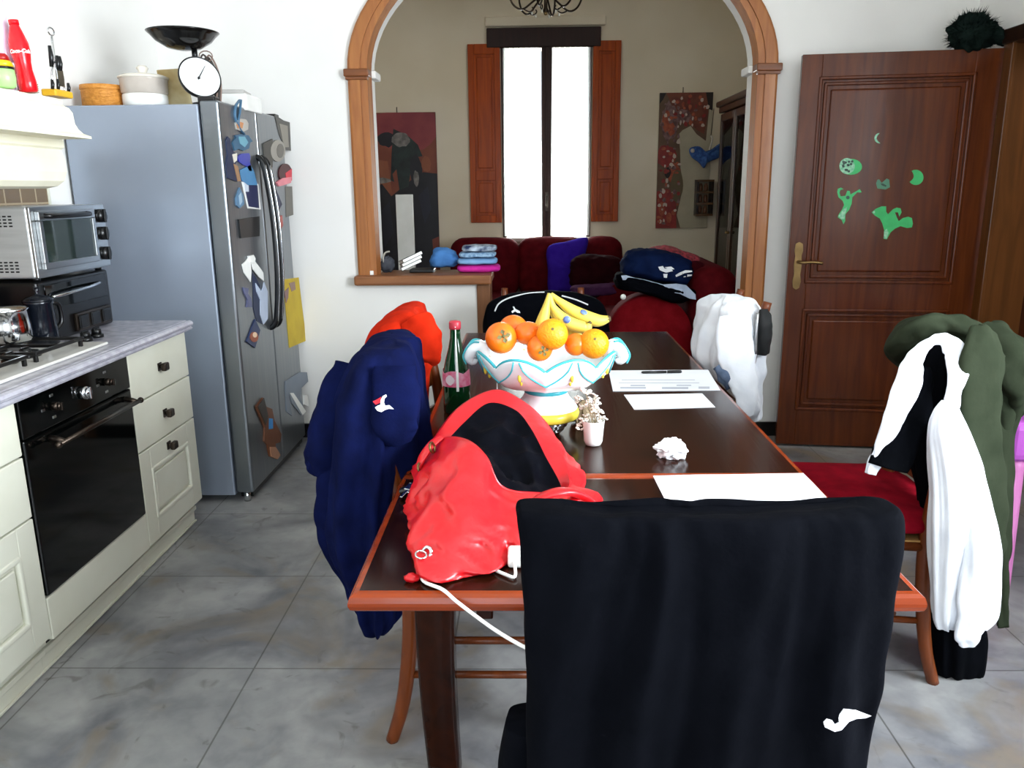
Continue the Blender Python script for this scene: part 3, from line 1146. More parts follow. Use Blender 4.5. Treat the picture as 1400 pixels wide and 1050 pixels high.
def text_mesh(name, body, size, M, m, parent, extr=.0008, bold=0., shear=0., wrap=None):
    cu = bpy.data.curves.new(name, 'FONT')
    cu.body = body
    cu.size = size
    cu.extrude = extr
    cu.shear = shear
    cu.offset = bold
    cu.align_x = 'CENTER'
    cu.align_y = 'CENTER'
    to_ = bpy.data.objects.new(name, cu)
    COL.objects.link(to_)
    dg = bpy.context.evaluated_depsgraph_get()
    dg.update()
    me = bpy.data.meshes.new_from_object(to_.evaluated_get(dg))
    bpy.data.objects.remove(to_)
    mb = MB()
    fn = wrap or (lambda v: M @ v)
    mb.add([fn(v.co) for v in me.vertices], [list(p.vertices) for p in me.polygons], False)
    bpy.data.meshes.remove(me)
    return obj(name, mb, m, parent)
def wrap_red(v):
    a = rad(-62)+v.x/.029
    r = .0292+v.z
    return V(p.x, 2.66, zt)+Matrix.Rotation(rad(-5), 3, 'Y') @ V(r*math.cos(a), r*math.sin(a), .118+v.y)
text_mesh('lettering', 'Coca-Cola', .0155, None, M_white, t, .0004, .0006, .3, wrap_red)
p = ony(7, 112, 2.56)
t = thing('round_bottle', 'squat green bottle with yellow and red shoulders on the hood shelf', 'bottle', (p.x, 2.56, zt))
obj('body', MB().lathe([(.02, 0), (.028, .006), (.031, .03), (.029, .055)], (p.x, 2.56, zt), 24), mat('lime_green', '#a8d88a', .3), t)
obj('band', MB().lathe([(.030, .055), (.030, .062)], (p.x, 2.56, zt), 24), M_black, t)['label'] = 'black band'
obj('shoulder', MB().lathe([(.029, .062), (.026, .074), (.022, .08)], (p.x, 2.56, zt), 24), mat('yellow_glaze', '#e8b818', .3), t)['label'] = 'yellow shoulder'
obj('cap', MB().lathe([(.022, .08), (.019, .092), (.012, .10), (.001, .101)], (p.x, 2.56, zt), 24), mat('dark_red', '#a01414', .3), t)['label'] = 'red cap'
p = ony(52, 122, 2.70)
mb = MB()
for i in range(5):
    mb.lathe([(.010, i*.006), (.024, i*.006+.003), (.025, i*.006+.0045), (.010, i*.006+.004)], (p.x-.02, 2.69, zt), 24)
single('dish_stack', mb, M_chrome, 'small stack of silver saucers beside the red bottle', 'dishes')
mb = MB()
q = V(-1.615, 2.66, zt)
mb.lathe([(.016, 0), (.017, .003), (.003, .008), (.0025, .055), (.006, .06), (.012, .07), (.014, .085), (.010, .09), (.003, .085)], q, 16)
single('steel_egg_cup', mb, M_chrome, 'tiny steel stemmed cup right of the red bottle', 'cup')
# tool stand
tc_ = V(-1.565, onx(80, 120, -1.565).y, zt)
ts = thing('utensil_stand', 'yellow based stand of black handled bar tools on the hood shelf', 'utensils', tc_)
obj('base', MB().box(tc_.x-.03, tc_.x+.02, tc_.y-.055, tc_.y+.05, zt, zt+.022, .005), mat('stand_yellow', '#d8a828', .4), ts)
mb = MB()
mb.cyl(tc_+V(0, 0, .02), tc_+V(0, 0, .19), .0035)
mb.tube([tc_+V(0, .018*math.cos(a*.2618*2)*1, .205+.012*math.sin(a*.2618*2)) for a in range(13)], .0025)
for a in (-.03, .03):
    mb.tube([tc_+V(0, a, .02), tc_+V(.002, a*1.1, .07), tc_+V(.002, a*.5, .105), tc_+V(0, 0, .11)], .003, sub=4)
obj('frame', mb, M_chrome, ts)
for dy, z0, z1, w in ((-.042, .09, .155, .0075), (-.006, .085, .13, .007), (.008, .085, .13, .007), (-.055, .02, .05, .006), (-.022, .02, .055, .006), (.04, .02, .05, .006)):
    mb = MB().tube([tc_+V(.01, dy, z0), tc_+V(.012, dy+.002, (z0+z1)/2), tc_+V(.01, dy+.004, z1)], [w*.8, w, w*.7], 10)
    obj('handle', mb, M_black, ts)
obj('blade', MB().box(tc_.x+.006, tc_.x+.009, tc_.y-.012, tc_.y+.026, zt+.035, zt+.088, .002), M_chrome, ts)

# ------------------------------------------------------------------ fridge
fg = thing('fridge_freezer', 'tall steel side by side fridge covered with magnets, beside the cream cabinets', 'fridge', (-1.6, 4.01, 0))
FY0, FY1, FSX = 3.555, 4.47, -1.31
obj('body', MB().box(-1.985, -1.40, FY0+.004, FY1-.004, .035, 1.80, .006), M_fridge, fg)
sY = 4.035
for y0, y1 in ((FY0, sY-.003), (sY+.003, FY1)):
    mb = MB().box(-1.392, FSX, y0, y1, .05, 1.815, .012, seg=4)
    d = obj('door', mb, M_door_steel, fg)
    mb = MB()
    yy = sY-.035 if y0 < sY-.1 else sY+.035
    pts = [V(FSX-.004, yy, 1.60), V(FSX+.03, yy, 1.56), V(FSX+.052, yy, 1.36), V(FSX+.058, yy, 1.17), V(FSX+.052, yy, .98), V(FSX+.03, yy, .80), V(FSX-.004, yy, .765)]
    mb.tube(pts, .014, 12, sub=6)
    h = obj('handle', mb, M_black, d)
    mb = MB()
    mb.tube([q+V(.012, -.008, 0) for q in pts[1:-1]], .0028, 8, sub=6)
    obj('handle_trim', mb, M_chrome, h)
obj('hinge_cap', MB().box(-1.40, -1.325, FY0+.006, FY0+.07, 1.801, 1.832, .006).box(-1.40, -1.325, FY1-.07, FY1-.006, 1.801, 1.832, .006), M_black, fg)
obj('grille', MB().box(-1.39, -1.33, FY0+.05, FY1-.01, .012, .052, .003), M_black, fg)
for y in (FY0+.03, FY1-.05):
    obj('foot', MB().cyl((-1.352, y, 0), (-1.352, y, .05), .016).cyl((-1.88, y, 0), (-1.88, y, .04), .016), M_chrome, fg)

# magnets, cards and ribbons on the fridge doors
FP, FN = V(FSX, 0, 0), V(1, 0, 0)
def magnet(name, polys, mts, label, cat='fridge magnet', th=.006, grp='things stuck on the fridge'):
    mb = MB()
    for k, (poly, mi) in enumerate(polys):
        plate(mb, poly, FP, FN, th+.0015*k, mi, .0004)
    o = obj(name, mb, mts)
    origin(o, base_of(mb))
    return tag(o, label, cat, grp)
c5 = lambda pts: zp(pts, 300, 130, 6.17)
def col(h, r=.5):
    return mat('paint_'+h.strip('#'), h, r)
# lanyard: a hanging loop of blue strap with a picture tag
mb = MB()
mb.tube([onp(x, y, FP, FN)+FN*.004 for x, y in zp([(165, 40), (130, 90), (120, 160), (135, 230), (165, 290), (200, 330)], 300, 130, 6.17)], .008, 8, 0, sub=5, flat=.35)
mb.tube([onp(x, y, FP, FN)+FN*.006 for x, y in zp([(170, 40), (165, 100), (160, 150), (150, 200), (150, 260)], 300, 130, 6.17)], .006, 8, 0, sub=5, flat=.35)
o = obj('lanyard', mb, col('#4a6f8c'))
origin(o, base_of(mb))
tag(o, 'blue lanyard loop hanging at the top of the left fridge door', 'lanyard', 'things stuck on the fridge')
magnet('photo_magnet', [(c5([(125, 235), (160, 200), (215, 205), (235, 240), (230, 290), (190, 310), (135, 290)]), 0), (c5([(130, 250), (160, 225), (190, 235), (180, 280), (140, 280)]), 1)], [col('#b9b4ac'), col('#c98a5a')], 'pale round photo magnet with a tan face under the blue lanyard')
magnet('dolphin_magnet', [(c5([(100, 400), (130, 360), (120, 340), (170, 330), (235, 340), (270, 390), (250, 400), (240, 450), (190, 470), (150, 455), (120, 470)]), 0), (c5([(150, 350), (200, 350), (230, 400), (200, 440), (160, 410)]), 1)], [col('#3c6480'), col('#6fa6b8')], 'teal and blue magnet in the middle of the left door cluster')
magnet('rounded_magnet', [(c5([(140, 520), (170, 495), (240, 490), (250, 520), (245, 560), (265, 640), (240, 640), (220, 600), (190, 590), (155, 560)]), 0)], [col('#1e30a0', .3)], 'deep royal blue magnet on the left fridge door')
magnet('doll_magnet', [(c5([(45, 380), (60, 350), (80, 370), (85, 440), (110, 480), (140, 500), (135, 560), (115, 600), (160, 640), (170, 725), (140, 730), (60, 700), (45, 600), (60, 500)]), 0), (c5([(95, 500), (135, 490), (135, 550), (110, 570)]), 1), (c5([(105, 580), (140, 600), (165, 725), (140, 728)]), 2)], [col('#28304a'), col('#ddd8c8'), col('#a07c5c')], 'dark figure magnet with a cream and tan middle at the left door edge')
magnet('sky_magnet', [(c5([(150, 640), (250, 590), (280, 640), (300, 720), (310, 760), (230, 760), (180, 720)]), 0)], [col('#4f87b4')], 'sky blue magnet above the white edged card')
magnet('framed_card', [(c5([(185, 730), (325, 750), (345, 965), (235, 955)]), 0), (c5([(200, 740), (315, 762), (330, 955), (243, 940)]), 1), (c5([(195, 735), (235, 735), (240, 815), (215, 815)]), 2)], [M_white, col('#20264e'), col('#c8d0dc')], 'navy card with a white border beside the fridge handles', 'card', .002)
magnet('crest_magnet', [(c5([(130, 870), (160, 780), (190, 840), (200, 920), (160, 955), (135, 930)]), 0), (c5([(150, 850), (170, 820), (180, 900), (160, 930)]), 1)], [col('#5c7f9c'), col('#9db6c8')], 'pale blue small crest magnet left of the navy card')
magnet('black_magnet', [(zp([(225, 630), (325, 615), (325, 710), (235, 720)], 260, 120, 3.5), 0)], [M_black], 'plain black square magnet on the left fridge door', th=.008)
magnet('photo_card', [(c5([(460, 165), (540, 215), (590, 230), (600, 470), (550, 460), (500, 330)]), 0), (c5([(500, 240), (570, 260), (580, 440), (540, 440)]), 1)], [col('#4b4843'), col('#8a8478')], 'dark grey photo card at the top right corner of the fridge', 'card', .002)
magnet('plate_magnet', [(c5([(360, 410), (440, 370), (440, 610), (380, 630)]), 0), (zp(circ(483, 470, 62, 92), 300, 130, 6.17), 1), (zp(circ(500, 470, 30, 60), 300, 130, 6.17), 2)], [col('#45423c'), col('#9b968c'), col('#6a665e')], 'grey plate shaped magnet with a dark backing near the top of the right door')
magnet('ball_magnet', [(zp(circ(548, 660, 55, 82), 300, 130, 6.17), 0), (c5([(545, 660), (600, 620), (600, 720), (560, 740)]), 1), (c5([(470, 740), (520, 700), (595, 690), (590, 740), (530, 760), (490, 770)]), 2)], [col('#4a1c20'), col('#d83848'), col('#e88a94')], 'red and pink round magnet at the right edge of the fridge')
magnet('pennant', [(c5([(400, 720), (450, 740), (525, 920), (490, 985), (440, 900)]), 0)], [col('#2b2c48')], 'dark navy pennant to the right of the fridge handles', 'pennant', .003)
magnet('note_card', [(c5([(555, 770), (610, 770), (620, 1010), (560, 1030)]), 0)], [col('#6b675f')], 'narrow grey card at the right edge below the red round magnet', 'card', .002)
magnet('pink_magnet', [(zp([(415, 620), (435, 610), (440, 660), (425, 680), (418, 650)], 260, 120, 3.5), 0)], [col('#b05850')], 'tiny dull red magnet beside the lower part of the fridge handles')
c7 = lambda pts: zp(pts, 320, 330, 7)
rb = thing('ribbon_bow', 'white ribbon bow with long pale tails on the left fridge door', 'ribbon', onp(350, 420, FP, FN), 'things stuck on the fridge')
mb = MB()
for poly, b0 in (([(65, 220), (100, 190), (130, 150), (150, 200), (155, 300), (148, 390), (120, 350), (85, 300)], .002), ([(145, 180), (180, 190), (235, 260), (262, 300), (268, 380), (220, 340), (165, 270)], .006)):
    plate(mb, c7(poly), FP, FN, .004, 0, b0)
plate(mb, c7([(120, 140), (160, 130), (180, 165), (170, 210), (135, 200)]), FP, FN, .012, 0, .002)
obj('bow', mb, M_white, rb)
mb = MB()
plate(mb, c7([(195, 400), (250, 480), (265, 440), (275, 390), (310, 480), (312, 740), (270, 795), (240, 700), (240, 560), (205, 480)]), FP, FN, .004, 0, .003)
obj('tail', mb, col('#b9c4d8'), rb)
mb = MB()
plate(mb, c7([(170, 300), (200, 340), (240, 420), (235, 700), (265, 790), (210, 760), (180, 640), (178, 460)]), FP, FN, .002, 0, .0008)
obj('tail', mb, col('#26304c'), rb)['label'] = 'dark blue tail'
magnet('butterfly_magnet', [(c7([(75, 440), (130, 450), (120, 500), (150, 540), (165, 630), (110, 630), (120, 560), (90, 500)]), 0)], [col('#5a5d7c')], 'faint mauve magnet left of the ribbon tails')
magnet('diamond_magnet', [(c7([(190, 745), (240, 850), (190, 1020), (110, 960), (150, 850)]), 0), (zp(circ(178, 915, 40, 50), 320, 330, 7), 1), (zp(circ(182, 895, 20, 26), 320, 330, 7), 2)], [col('#2c3a60'), col('#9a4a2a'), col('#f0d0b0')], 'diamond shaped blue magnet with an orange and white flower')
magnet('yellow_flyer', [(c7([(468, 365), (615, 345), (640, 560), (690, 950), (525, 1020), (490, 620)]), 0), (c7([(520, 400), (575, 385), (585, 460), (545, 480)]), 1), (c7([(475, 480), (515, 440), (510, 540), (490, 590)]), 2)], [mat('flyer_yellow', '#bfa41c', .6, 0, '#b09414'), col('#8a6c60'), col('#7c5c5c')], 'long yellow flyer hanging on the right fridge door', 'flyer', .002)
c6 = lambda pts: zp(pts, 260, 380, 3.18)
magnet('white_tape', [(c6([(410, 450), (470, 410), (505, 410), (510, 450), (480, 480), (475, 520), (500, 585), (480, 597), (440, 545), (425, 500), (440, 600), (415, 580)]), 0), (c6([(430, 500), (445, 500), (500, 580), (485, 596)]), 1), (c6([(490, 510), (505, 510), (512, 560), (490, 550)]), 1)], [col('#77808c'), M_white], 'grey and white tangled tape at the lower right of the fridge', 'tape', .004)
magnet('bear_magnet', [(c6([(280, 560), (310, 520), (325, 560), (350, 570), (360, 620), (390, 680), (385, 715), (365, 720), (365, 745), (383, 770), (370, 788), (340, 775), (330, 725), (315, 710), (318, 650)]), 0), (c6([(335, 610), (352, 612), (352, 655), (335, 658)]), 1), (c6([(285, 560), (312, 522), (330, 600), (320, 640)]), 2), (c6([(338, 735), (362, 735), (383, 770), (370, 788), (342, 776)]), 3)], [col('#6e4128'), col('#3f8ac8'), col('#3a3432'), col('#b58468')], 'brown figure magnet with a blue patch at the bottom of the fridge', th=.008)

# on top of the fridge
zf = 1.802
def topx(px, Y=3.66):
    return ony(px, 140, Y).x
x0, x1 = topx(109), topx(163)
t = thing('wicker_tray', 'orange round wicker box at the left end of the fridge top', 'box', ((x0+x1)/2, 3.72, zf))
obj('body', MB().lathe([(.082, 0), (.088, .004), (.088, .075), (.09, .08)], ((x0+x1)/2, 3.70, zf), 36), mat('wicker_orange', '#cf8c3a', .6, 0, '#b87628', (60, 60, 90), 2, .5), t)
obj('lid', MB().lathe([(.09, .072), (.092, .076), (.09, .092), (.04, .098), (.001, .098)], ((x0+x1)/2, 3.70, zf), 36), mat('wicker_orange', '#cf8c3a'), t)
xc = topx(191)
t = thing('glass_casserole', 'clear glass jar with a lid and white foot on the fridge top', 'jar', (xc, 3.70, zf))
obj('base', MB().lathe([(.085, 0), (.094, .004), (.094, .05), (.09, .055)], (xc, 3.72, zf), 36), M_white, t)
obj('bowl', MB().lathe([(.09, .055), (.097, .06), (.099, .115), (.102, .12)], (xc, 3.72, zf), 36), mat('smoky_plastic', '#c9bfb4', .15, 0, '#b8ada2', (9, 9, 9)), t)
obj('lid', MB().lathe([(.104, .119), (.106, .127), (.085, .136), (.02, .142), (.018, .15), (.026, .165), (.018, .175), (.001, .177)], (xc, 3.72, zf), 36), mat('smoky_lid', '#ddd6c8', .2), t)
p = ony(240, 110, 3.84)
mb = MB()
mb.box(p.x-.06, p.x+.06, 3.79, 3.92, zf, zf+.17, .004, Matrix.Translation((p.x, 3.85, zf)) @ Matrix.Rotation(rad(-6), 4, 'Y') @ Matrix.Rotation(rad(20), 4, 'Z') @ Matrix.Translation((-p.x, -3.85, -zf)))
single('paper_bag', mb, mat('kraft', '#b59c68', .7, 0, '#d8c89a', (9, 9, 9), 3), 'tan paper bag standing behind the kitchen scale on the fridge', 'bag')
# mechanical kitchen scale with a black bowl
kx = ony(270, 105, 3.62).x
sc = thing('kitchen_scale', 'kitchen scale with a round white dial and a black bowl on the fridge', 'scale', (kx, 3.68, zf))
mb = MB()
mb.lathe([(.055, 0), (.06, .004), (.06, .014), (.02, .022), (.016, .05)], (kx, 3.70, zf), 28)
obj('base', mb, M_black, sc)
dc = V(kx-.0, 3.645, zf+.115)
MDl = Matrix.Translation(dc) @ Matrix.Rotation(rad(38), 4, 'Z') @ Matrix.Rotation(rad(72), 4, 'X') @ Matrix.Rotation(rad(0), 4, 'Z')
mb = MB().lathe([(.001, -.04), (.06, -.04), (.08, -.03), (.088, -.01), (.09, .004), (.086, .008), (.084, .003)], (0, 0, 0), 40, MDl, cap1=False)
hs = obj('dial_case', mb, M_black, sc)
obj('dial', MB().lathe([(.084, .0035), (.001, .0036)], (0, 0, 0), 40, MDl, cap0=False), mat('dial_white', '#e8ebea', .3), hs)
mb = MB()
mb.tube([MDl @ V(-.01, -.012, .006), MDl @ V(.03, .05, .006)], [.003, .001], 6).ball(MDl @ V(-.006, -.006, .007), .006, 10, 6)
obj('needle', mb, M_black, hs)
mb = MB()
mb.cyl((kx-.03, 3.69, zf+.19), (kx-.03, 3.69, zf+.235), .012)
obj('stem', mb, M_black, sc)
bc = V(ony(252, 66, 3.69).x, 3.69, zf+.232)
mb = MB().lathe([(.03, 0), (.07, .008), (.115, .035), (.145, .07), (.150, .072), (.144, .066), (.11, .036), (.065, .013), (.001, .01)], bc, 44)
obj('bowl', mb, mat('black_bowl', '#161412', .12, .3), sc)
# bunch of cords beside the scale
mb = MB()
b0 = V(ony(292, 130, 3.72).x, 3.75, zf)
rr = random.Random(5)
for i in range(9):
    a = rr.uniform(-.012, .012)
    b_ = rr.uniform(-.02, .02)
    k = rr.uniform(.8, 1.1)
    mb.tube([b0+V(a, b_, .004), b0+V(a+.012, b_, .09*k), b0+V(a, b_*.8, .16*k), b0+V(-.03+a, b_, .205*k), b0+V(-.055+a, b_, .17), b0+V(-.06+a, b_, .13)], .004, 7, i % 2, sub=4)
mb.tube([b0+V(-.03+.03*math.cos(a*.45), 0, .215+.022*math.sin(a*.45)) for a in range(15)], .0025, 6, 1)
single('cord_bundle', mb, [col('#4a423c'), col('#8c7468')], 'looped bunch of thin brown cords right of the kitchen scale', 'cords')
mb = MB()
p = ony(322, 120, 3.98)
mb.box(p.x-.10, p.x+.08, 3.88, 4.10, zf, zf+.075, .006)
single('white_carton', mb, M_white, 'white carton lying on the fridge top behind the magnets', 'carton')
mb = MB()
mb.box(p.x-.09, p.x+.05, 3.90, 4.08, zf+.0765, zf+.094, .004, Matrix.Translation((p.x, 3.99, 0)) @ Matrix.Rotation(rad(8), 4, 'Z') @ Matrix.Translation((-p.x, -3.99, 0)))
single('grey_binder', mb, col('#b9b6b2'), 'thin grey folder lying on the white carton on the fridge', 'folder')

# ------------------------------------------------------------------ dining table with its pulled out leaf
TX0, TX1, TY0, TYS, TY1, TZ = -.318, .676, 1.258, 1.845, 3.86, .76
tb = thing('dining_table', 'long dark brown dining table with its near leaf pulled out', 'table', ((TX0+TX1)/2, 2.6, 0))
def board(x0, x1, y0, y1, z1, h):
    mb = MB()
    r = .012
    prof = [(0, -h), (-.004, -h), (-.009, -h+.004), (-.012, -h+.012), (-.012, -.016), (-.009, -.006), (-.003, -.001), (.006, 0)]
    rows = []
    for o_, z in [(.05, -h)]+prof:
        rows.append([V(x0+o_+.012, y0+o_+.012, z1+z), V(x1-o_-.012, y0+o_+.012, z1+z), V(x1-o_-.012, y1-o_-.012, z1+z), V(x0+o_+.012, y1-o_-.012, z1+z)])
    mb.grid(rows, True, False, 1)
    mb.add(rows[-1], [[0, 1, 2, 3]], False, 0)
    mb.add(rows[0], [[3, 2, 1, 0]], False, 1)
    return mb
obj('tabletop', board(TX0+.004, TX1-.004, TYS+.001, TY1, TZ, .034), [M_tablewood, M_tableedge], tb)
obj('extension_leaf', board(TX0, TX1, TY0, TYS-.001, TZ-.001, .034), [M_tablewood, M_tableedge], tb)
mb = MB()
ax0, ax1, ay0, ay1 = TX0+.055, TX1-.055, 1.72, TY1-.06
mb.box(ax0, ax1, ay0, ay0+.022, .64, .725, .003).box(ax0, ax1, ay1-.022, ay1, .64, .725, .003).box(ax0, ax0+.022, ay0, ay1, .64, .725, .003).box(ax1-.022, ax1, ay0, ay1, .64, .725, .003)
obj('apron', mb, M_tablewood, tb)
for x, sx in ((ax0+.045, -1), (ax1-.045, 1)):
    for y, sy in ((ay0+.03, -1), (ay1-.03, 1)):
        mb = MB()
        rows = []
        for t in range(15):
            u = t/14
            z = .724*(1-u)
            w = .050-.012*u
            off = .030*u*u
            cx, cy = x-sx*.0+sx*0*off, y+sy*.0
            bx = x+sx*(.012*math.sin(pi*u))
            rows.append([V(bx+a*w, cy+b_*w, z) for a, b_ in ((-.8, -1), (.8, -1), (1, -.8), (1, .8), (.8, 1), (-.8, 1), (-1, .8), (-1, -.8))])
        mb.grid(rows, True, True, 0, True, True)
        obj('leg', mb, M_tablewood, tb)
for x in (TX0+.22, TX1-.25):
    obj('slide_rail', MB().box(x, x+.03, TY0+.04, 1.95, .69, .724, .003), M_tablewood, tb)

# ------------------------------------------------------------------ ladder-back chair
M_rush = mat('rush', '#b08a50', .8, 0, '#8a6632', (90, 6, 6), 3, .6)
M_redcush = fabric('red_cushion', '#8c0f20', '#700a18', bs=90)
def make_chair(label, loc, rz, cushion=True):
    t = thing('dining_chair', label, 'chair', (0, 0, 0), 'wooden rush seat chairs round the table')
    W = .20
    for s_ in (-1, 1):
        mb = MB()
        pts = [(s_*W, .275, 0), (s_*W, .24, .12), (s_*W, .215, .30), (s_*W, .21, .46), (s_*W, .225, .65), (s_*W, .26, .85), (s_*W, .295, 1.0)]
        mb.tube(pts, [.017, .019, .021, .022, .021, .019, .017], 12, sub=5)
        mb.ball((s_*W, .280, .957), (.015, .015, .012), 14, 8)
        obj('leg', mb, M_chairwood, t)
    for s_ in (-1, 1):
        mb = MB()
        mb.tube([(s_*W, -.20, 0), (s_*W, -.195, .05), (s_*W, -.19, .25), (s_*W, -.19, .44)], [.015, .018, .021, .022], 12, sub=5)
        obj('leg', mb, M_chairwood, t)
    mb = MB()
    for y in (-.19, .21):
        mb.cyl((-W, y, .435), (W, y, .435), .016, 12)
    for s_ in (-1, 1):
        mb.cyl((s_*W, -.19, .435), (s_*W, .21, .435), .016, 12)
    obj('seat_frame', mb, M_chairwood, t)
    mb = MB()
    rows = []
    for i in range(13):
        u = -1+2*i/12
        rows.append([V(W*1.04*v, .01+.212*u, .452-.012*(1-u*u)*(1-v*v)+.003*math.sin(v*40*(1 if abs(u) < abs(v) else 0)+u*40*(1 if abs(u) >= abs(v) else 0))) for v in [-1+2*j/12 for j in range(13)]])
    mb.grid(rows)
    mb.grid([[p-V(0, 0, .026) for p in r] for r in rows])
    for e in (rows[0], rows[-1], [r[0] for r in rows], [r[-1] for r in rows]):
        mb.grid([e, [p-V(0, 0, .026) for p in e]])
    obj('seat', mb, M_rush, t)
    for z, h in ((.58, .06), (.72, .065), (.87, .07)):
        y = .225+(z-.65)*.2
        mb = MB()
        rows = []
        for j in range(11):
            u = -1+2*j/10
            yy = y+.035*(1-u*u)+.004
            rows.append([V(W*u, yy-.006, z-h/2), V(W*u, yy+.006+.002, z-h/2), V(W*u, yy+.012, z+h/2+.012*(1-u*u)), V(W*u, yy, z+h/2+.012*(1-u*u))])
        mb.grid(rows, True, False, 0, True, True)
        obj('slat', mb, M_chairwood, t)
    for z, a in ((.17, 'x'), (.26, 'x')):
        obj('stretcher', MB().cyl((-W, -.193, z+.02), (W, -.193, z+.02), .010, 10), M_chairwood, t)
    for s_ in (-1, 1):
        for z in (.20, .30):
            obj('stretcher', MB().cyl((s_*W, -.193, z), (s_*W, .235-.09*z, z), .010, 10), M_chairwood, t)
    return t
chair0 = make_chair('wooden chair at the near end of the table under the big black garment', (0, 0, 0), 0)
def place(o, x, y, rz, label):
    o.location = (x, y, 0)
    o.rotation_euler = (0, 0, rad(rz))
    o['label'] = label
    return o
place(chair0, .245, 1.37, 180, 'wooden chair at the near end of the table under the big black garment')
for x, y, rz, lab in ((-.10, 2.07, 90, 'wooden chair at the left of the table under the navy jacket'),
                      (-.14, 2.90, 90, 'wooden chair at the left of the table under the orange red jacket'),
                      (.945, 2.37, -97, 'wooden chair at the right of the table with the thick red cushion'),
                      (.63, 3.33, -90, 'wooden chair at the right of the table under the white hooded jacket'),
                      (.07, 3.93, 0, 'wooden chair at the far end of the table under the black jacket')):
    o = place(copy_tree(chair0), x, y, rz, lab)
    if y > 3.9:
        o.scale = (1, 1, .93)

# thick red seat cushions
def cushion(cx, cy, rz, label, z=.454, s_=.215, h=.06, flop=0):
    t = thing('seat_cushion', label, 'cushion', (cx, cy, z), 'red seat cushions')
    t.rotation_euler = (0, 0, rad(rz))
    mb = MB()
    rows = []
    N = 40
    for i in range(17):
        ph = -pi/2+pi*i/16
        row = []
        for j in range(N):
            th = 2*pi*j/N
            c, s2 = math.cos(th), math.sin(th)
            k = max(.02, math.cos(ph))**.55
            x = s_*k*math.copysign(abs(c)**.42, c)
            y = s_*k*math.copysign(abs(s2)**.42, s2)
            zz = h/2+h/2*math.copysign(abs(math.sin(ph))**.7, math.sin(ph))
            zz += (.012*noise.noise(V(x*7, y*7, cx*3))+.004*noise.noise(V(x*25, y*25, 0)))*(1 if ph > 0 else 0)*(abs(zz)/h)
            row.append(V(x, y+.0, max(.001, zz)))
        rows.append(row)
    mb.grid(rows, True, True, 0, True, True)
    o = obj('pad', mb, M_redcush, t, local=True)
    mb = MB()
    for a in (-1, 1):
        for q in range(2):
            mb.tube([(a*s_*.93, s_*.93, h*.4), (a*s_*1.0, s_*1.06, h*.2), (a*(s_*1.0+.015*q), s_*1.1, -.03), (a*(s_*.98+.03*q), s_*1.09, -.13)], .006, 6, sub=4, flat=.5)
    obj('tie', mb, M_redcush, t, local=True)
    return t
cushion(.975, 2.40, -98, 'thick red cushion on the chair at the right of the table', s_=.255, h=.075, z=.456)
cushion(.245, 1.37, 180, 'red cushion on the near chair, mostly hidden by the black garment', s_=.205)

# ------------------------------------------------------------------ garments on the chairs
M_blackcloth = fabric('black_cloth', '#06070c', '#040509')
M_navy = fabric('navy_fleece', '#0b1238', '#080d2a', bs=160)
M_redj = fabric('orange_red_cloth', '#c42a12', '#a8200c')
M_whitecloth = fabric('white_fleece', '#e6e9ee', '#dfe3ea')
M_olive = fabric('olive_cotton', '#2e3427', '#262c20')
M_lining = fabric('black_lining', '#05060a', '#040507')
M_emwhite = mat('stitched_white', '#eef0f2', .7)
M_emred = mat('stitched_red', '#c0182c', .7)

# 1. black garment on the near chair
gb = thing('black_garment', 'large black garment with a white curved emblem, draped over the near chair', 'garment', (.245, 1.05, .5))
def warp1(q, t):
    u = (q.x-.245)/.26
    dz = -.016*(1-u*u)*max(0, 1-t*3)
    if t > .55:
        dz += .03*(u > -2)*(t-.55)*u*1.2
    return V(q.x, q.y-.02*math.sin(pi*min(1, t*1.1)), q.z+dz)
rows = [(.242, 1.062, 1.013, .20, .012, 6), (.242, 1.062, 1.013, .243, .024, 6), (.242, 1.06, 1.004, .262, .036, 7), (.244, 1.062, .96, .262, .047, 6), (.246, 1.068, .88, .260, .055, 6), (.249, 1.08, .76, .259, .06, 6), (.253, 1.09, .64, .262, .062, 6), (.256, 1.095, .545, .265, .06, 6), (.256, 1.10, .535, .255, .04, 5)]
o1 = obj('body', cloth(rows, 200, 110, .020, 9, 1, .005, warp1, .05), M_blackcloth, gb)
rows = [(.10, 1.12, .62, .14, .05, 4), (.10, 1.12, .50, .155, .05, 4), (.10, 1.11, .38, .15, .045, 4), (.10, 1.11, .33, .145, .035, 4)]
obj('hanging_leg', cloth(rows, 90, 50, .014, 5, 4, .006), M_blackcloth, gb)
z2 = lambda pts: zp(pts, 1080, 720, 3.18)
patch('emblem', z2([(145, 850), (158, 838), (185, 845), (197, 862), (215, 852), (236, 830), (218, 818), (235, 795), (285, 797), (355, 823), (330, 833), (288, 836), (258, 848), (225, 885), (195, 892), (152, 872)]), o1, M_emwhite, gb)

# 2. navy jacket on the left chair
nj = thing('navy_jacket', 'navy blue jacket with a small white emblem hanging on the near left chair', 'jacket', (-.42, 2.07, .4))
L = [(463, 528, 548, .10), (465, 515, 560, .16), (472, 500, 567, .21), (487, 486, 571, .24), (515, 474, 574, .25), (550, 464, 577, .255), (590, 456, 580, .255), (640, 452, 585, .255), (690, 455, 585, .25), (740, 463, 575, .2), (790, 480, 556, .14), (830, 494, 545, .11), (858, 508, 528, .06), (863, 513, 520, .03)]
o2 = obj('body', cloth(pxrows(L, 2.06, .2, 2.4), 120, 110, .026, 10, 2, .010, None, .2), M_navy, nj)
mb = MB()
A = lambda px, py, Y: ony(px, py, Y)
limb(mb, [A(482, 500, 1.98), A(466, 555, 1.93), A(450, 605, 1.90), A(447, 640, 1.93)], [.04, .058, .06, .05], .75, seed=3, amp=.009)
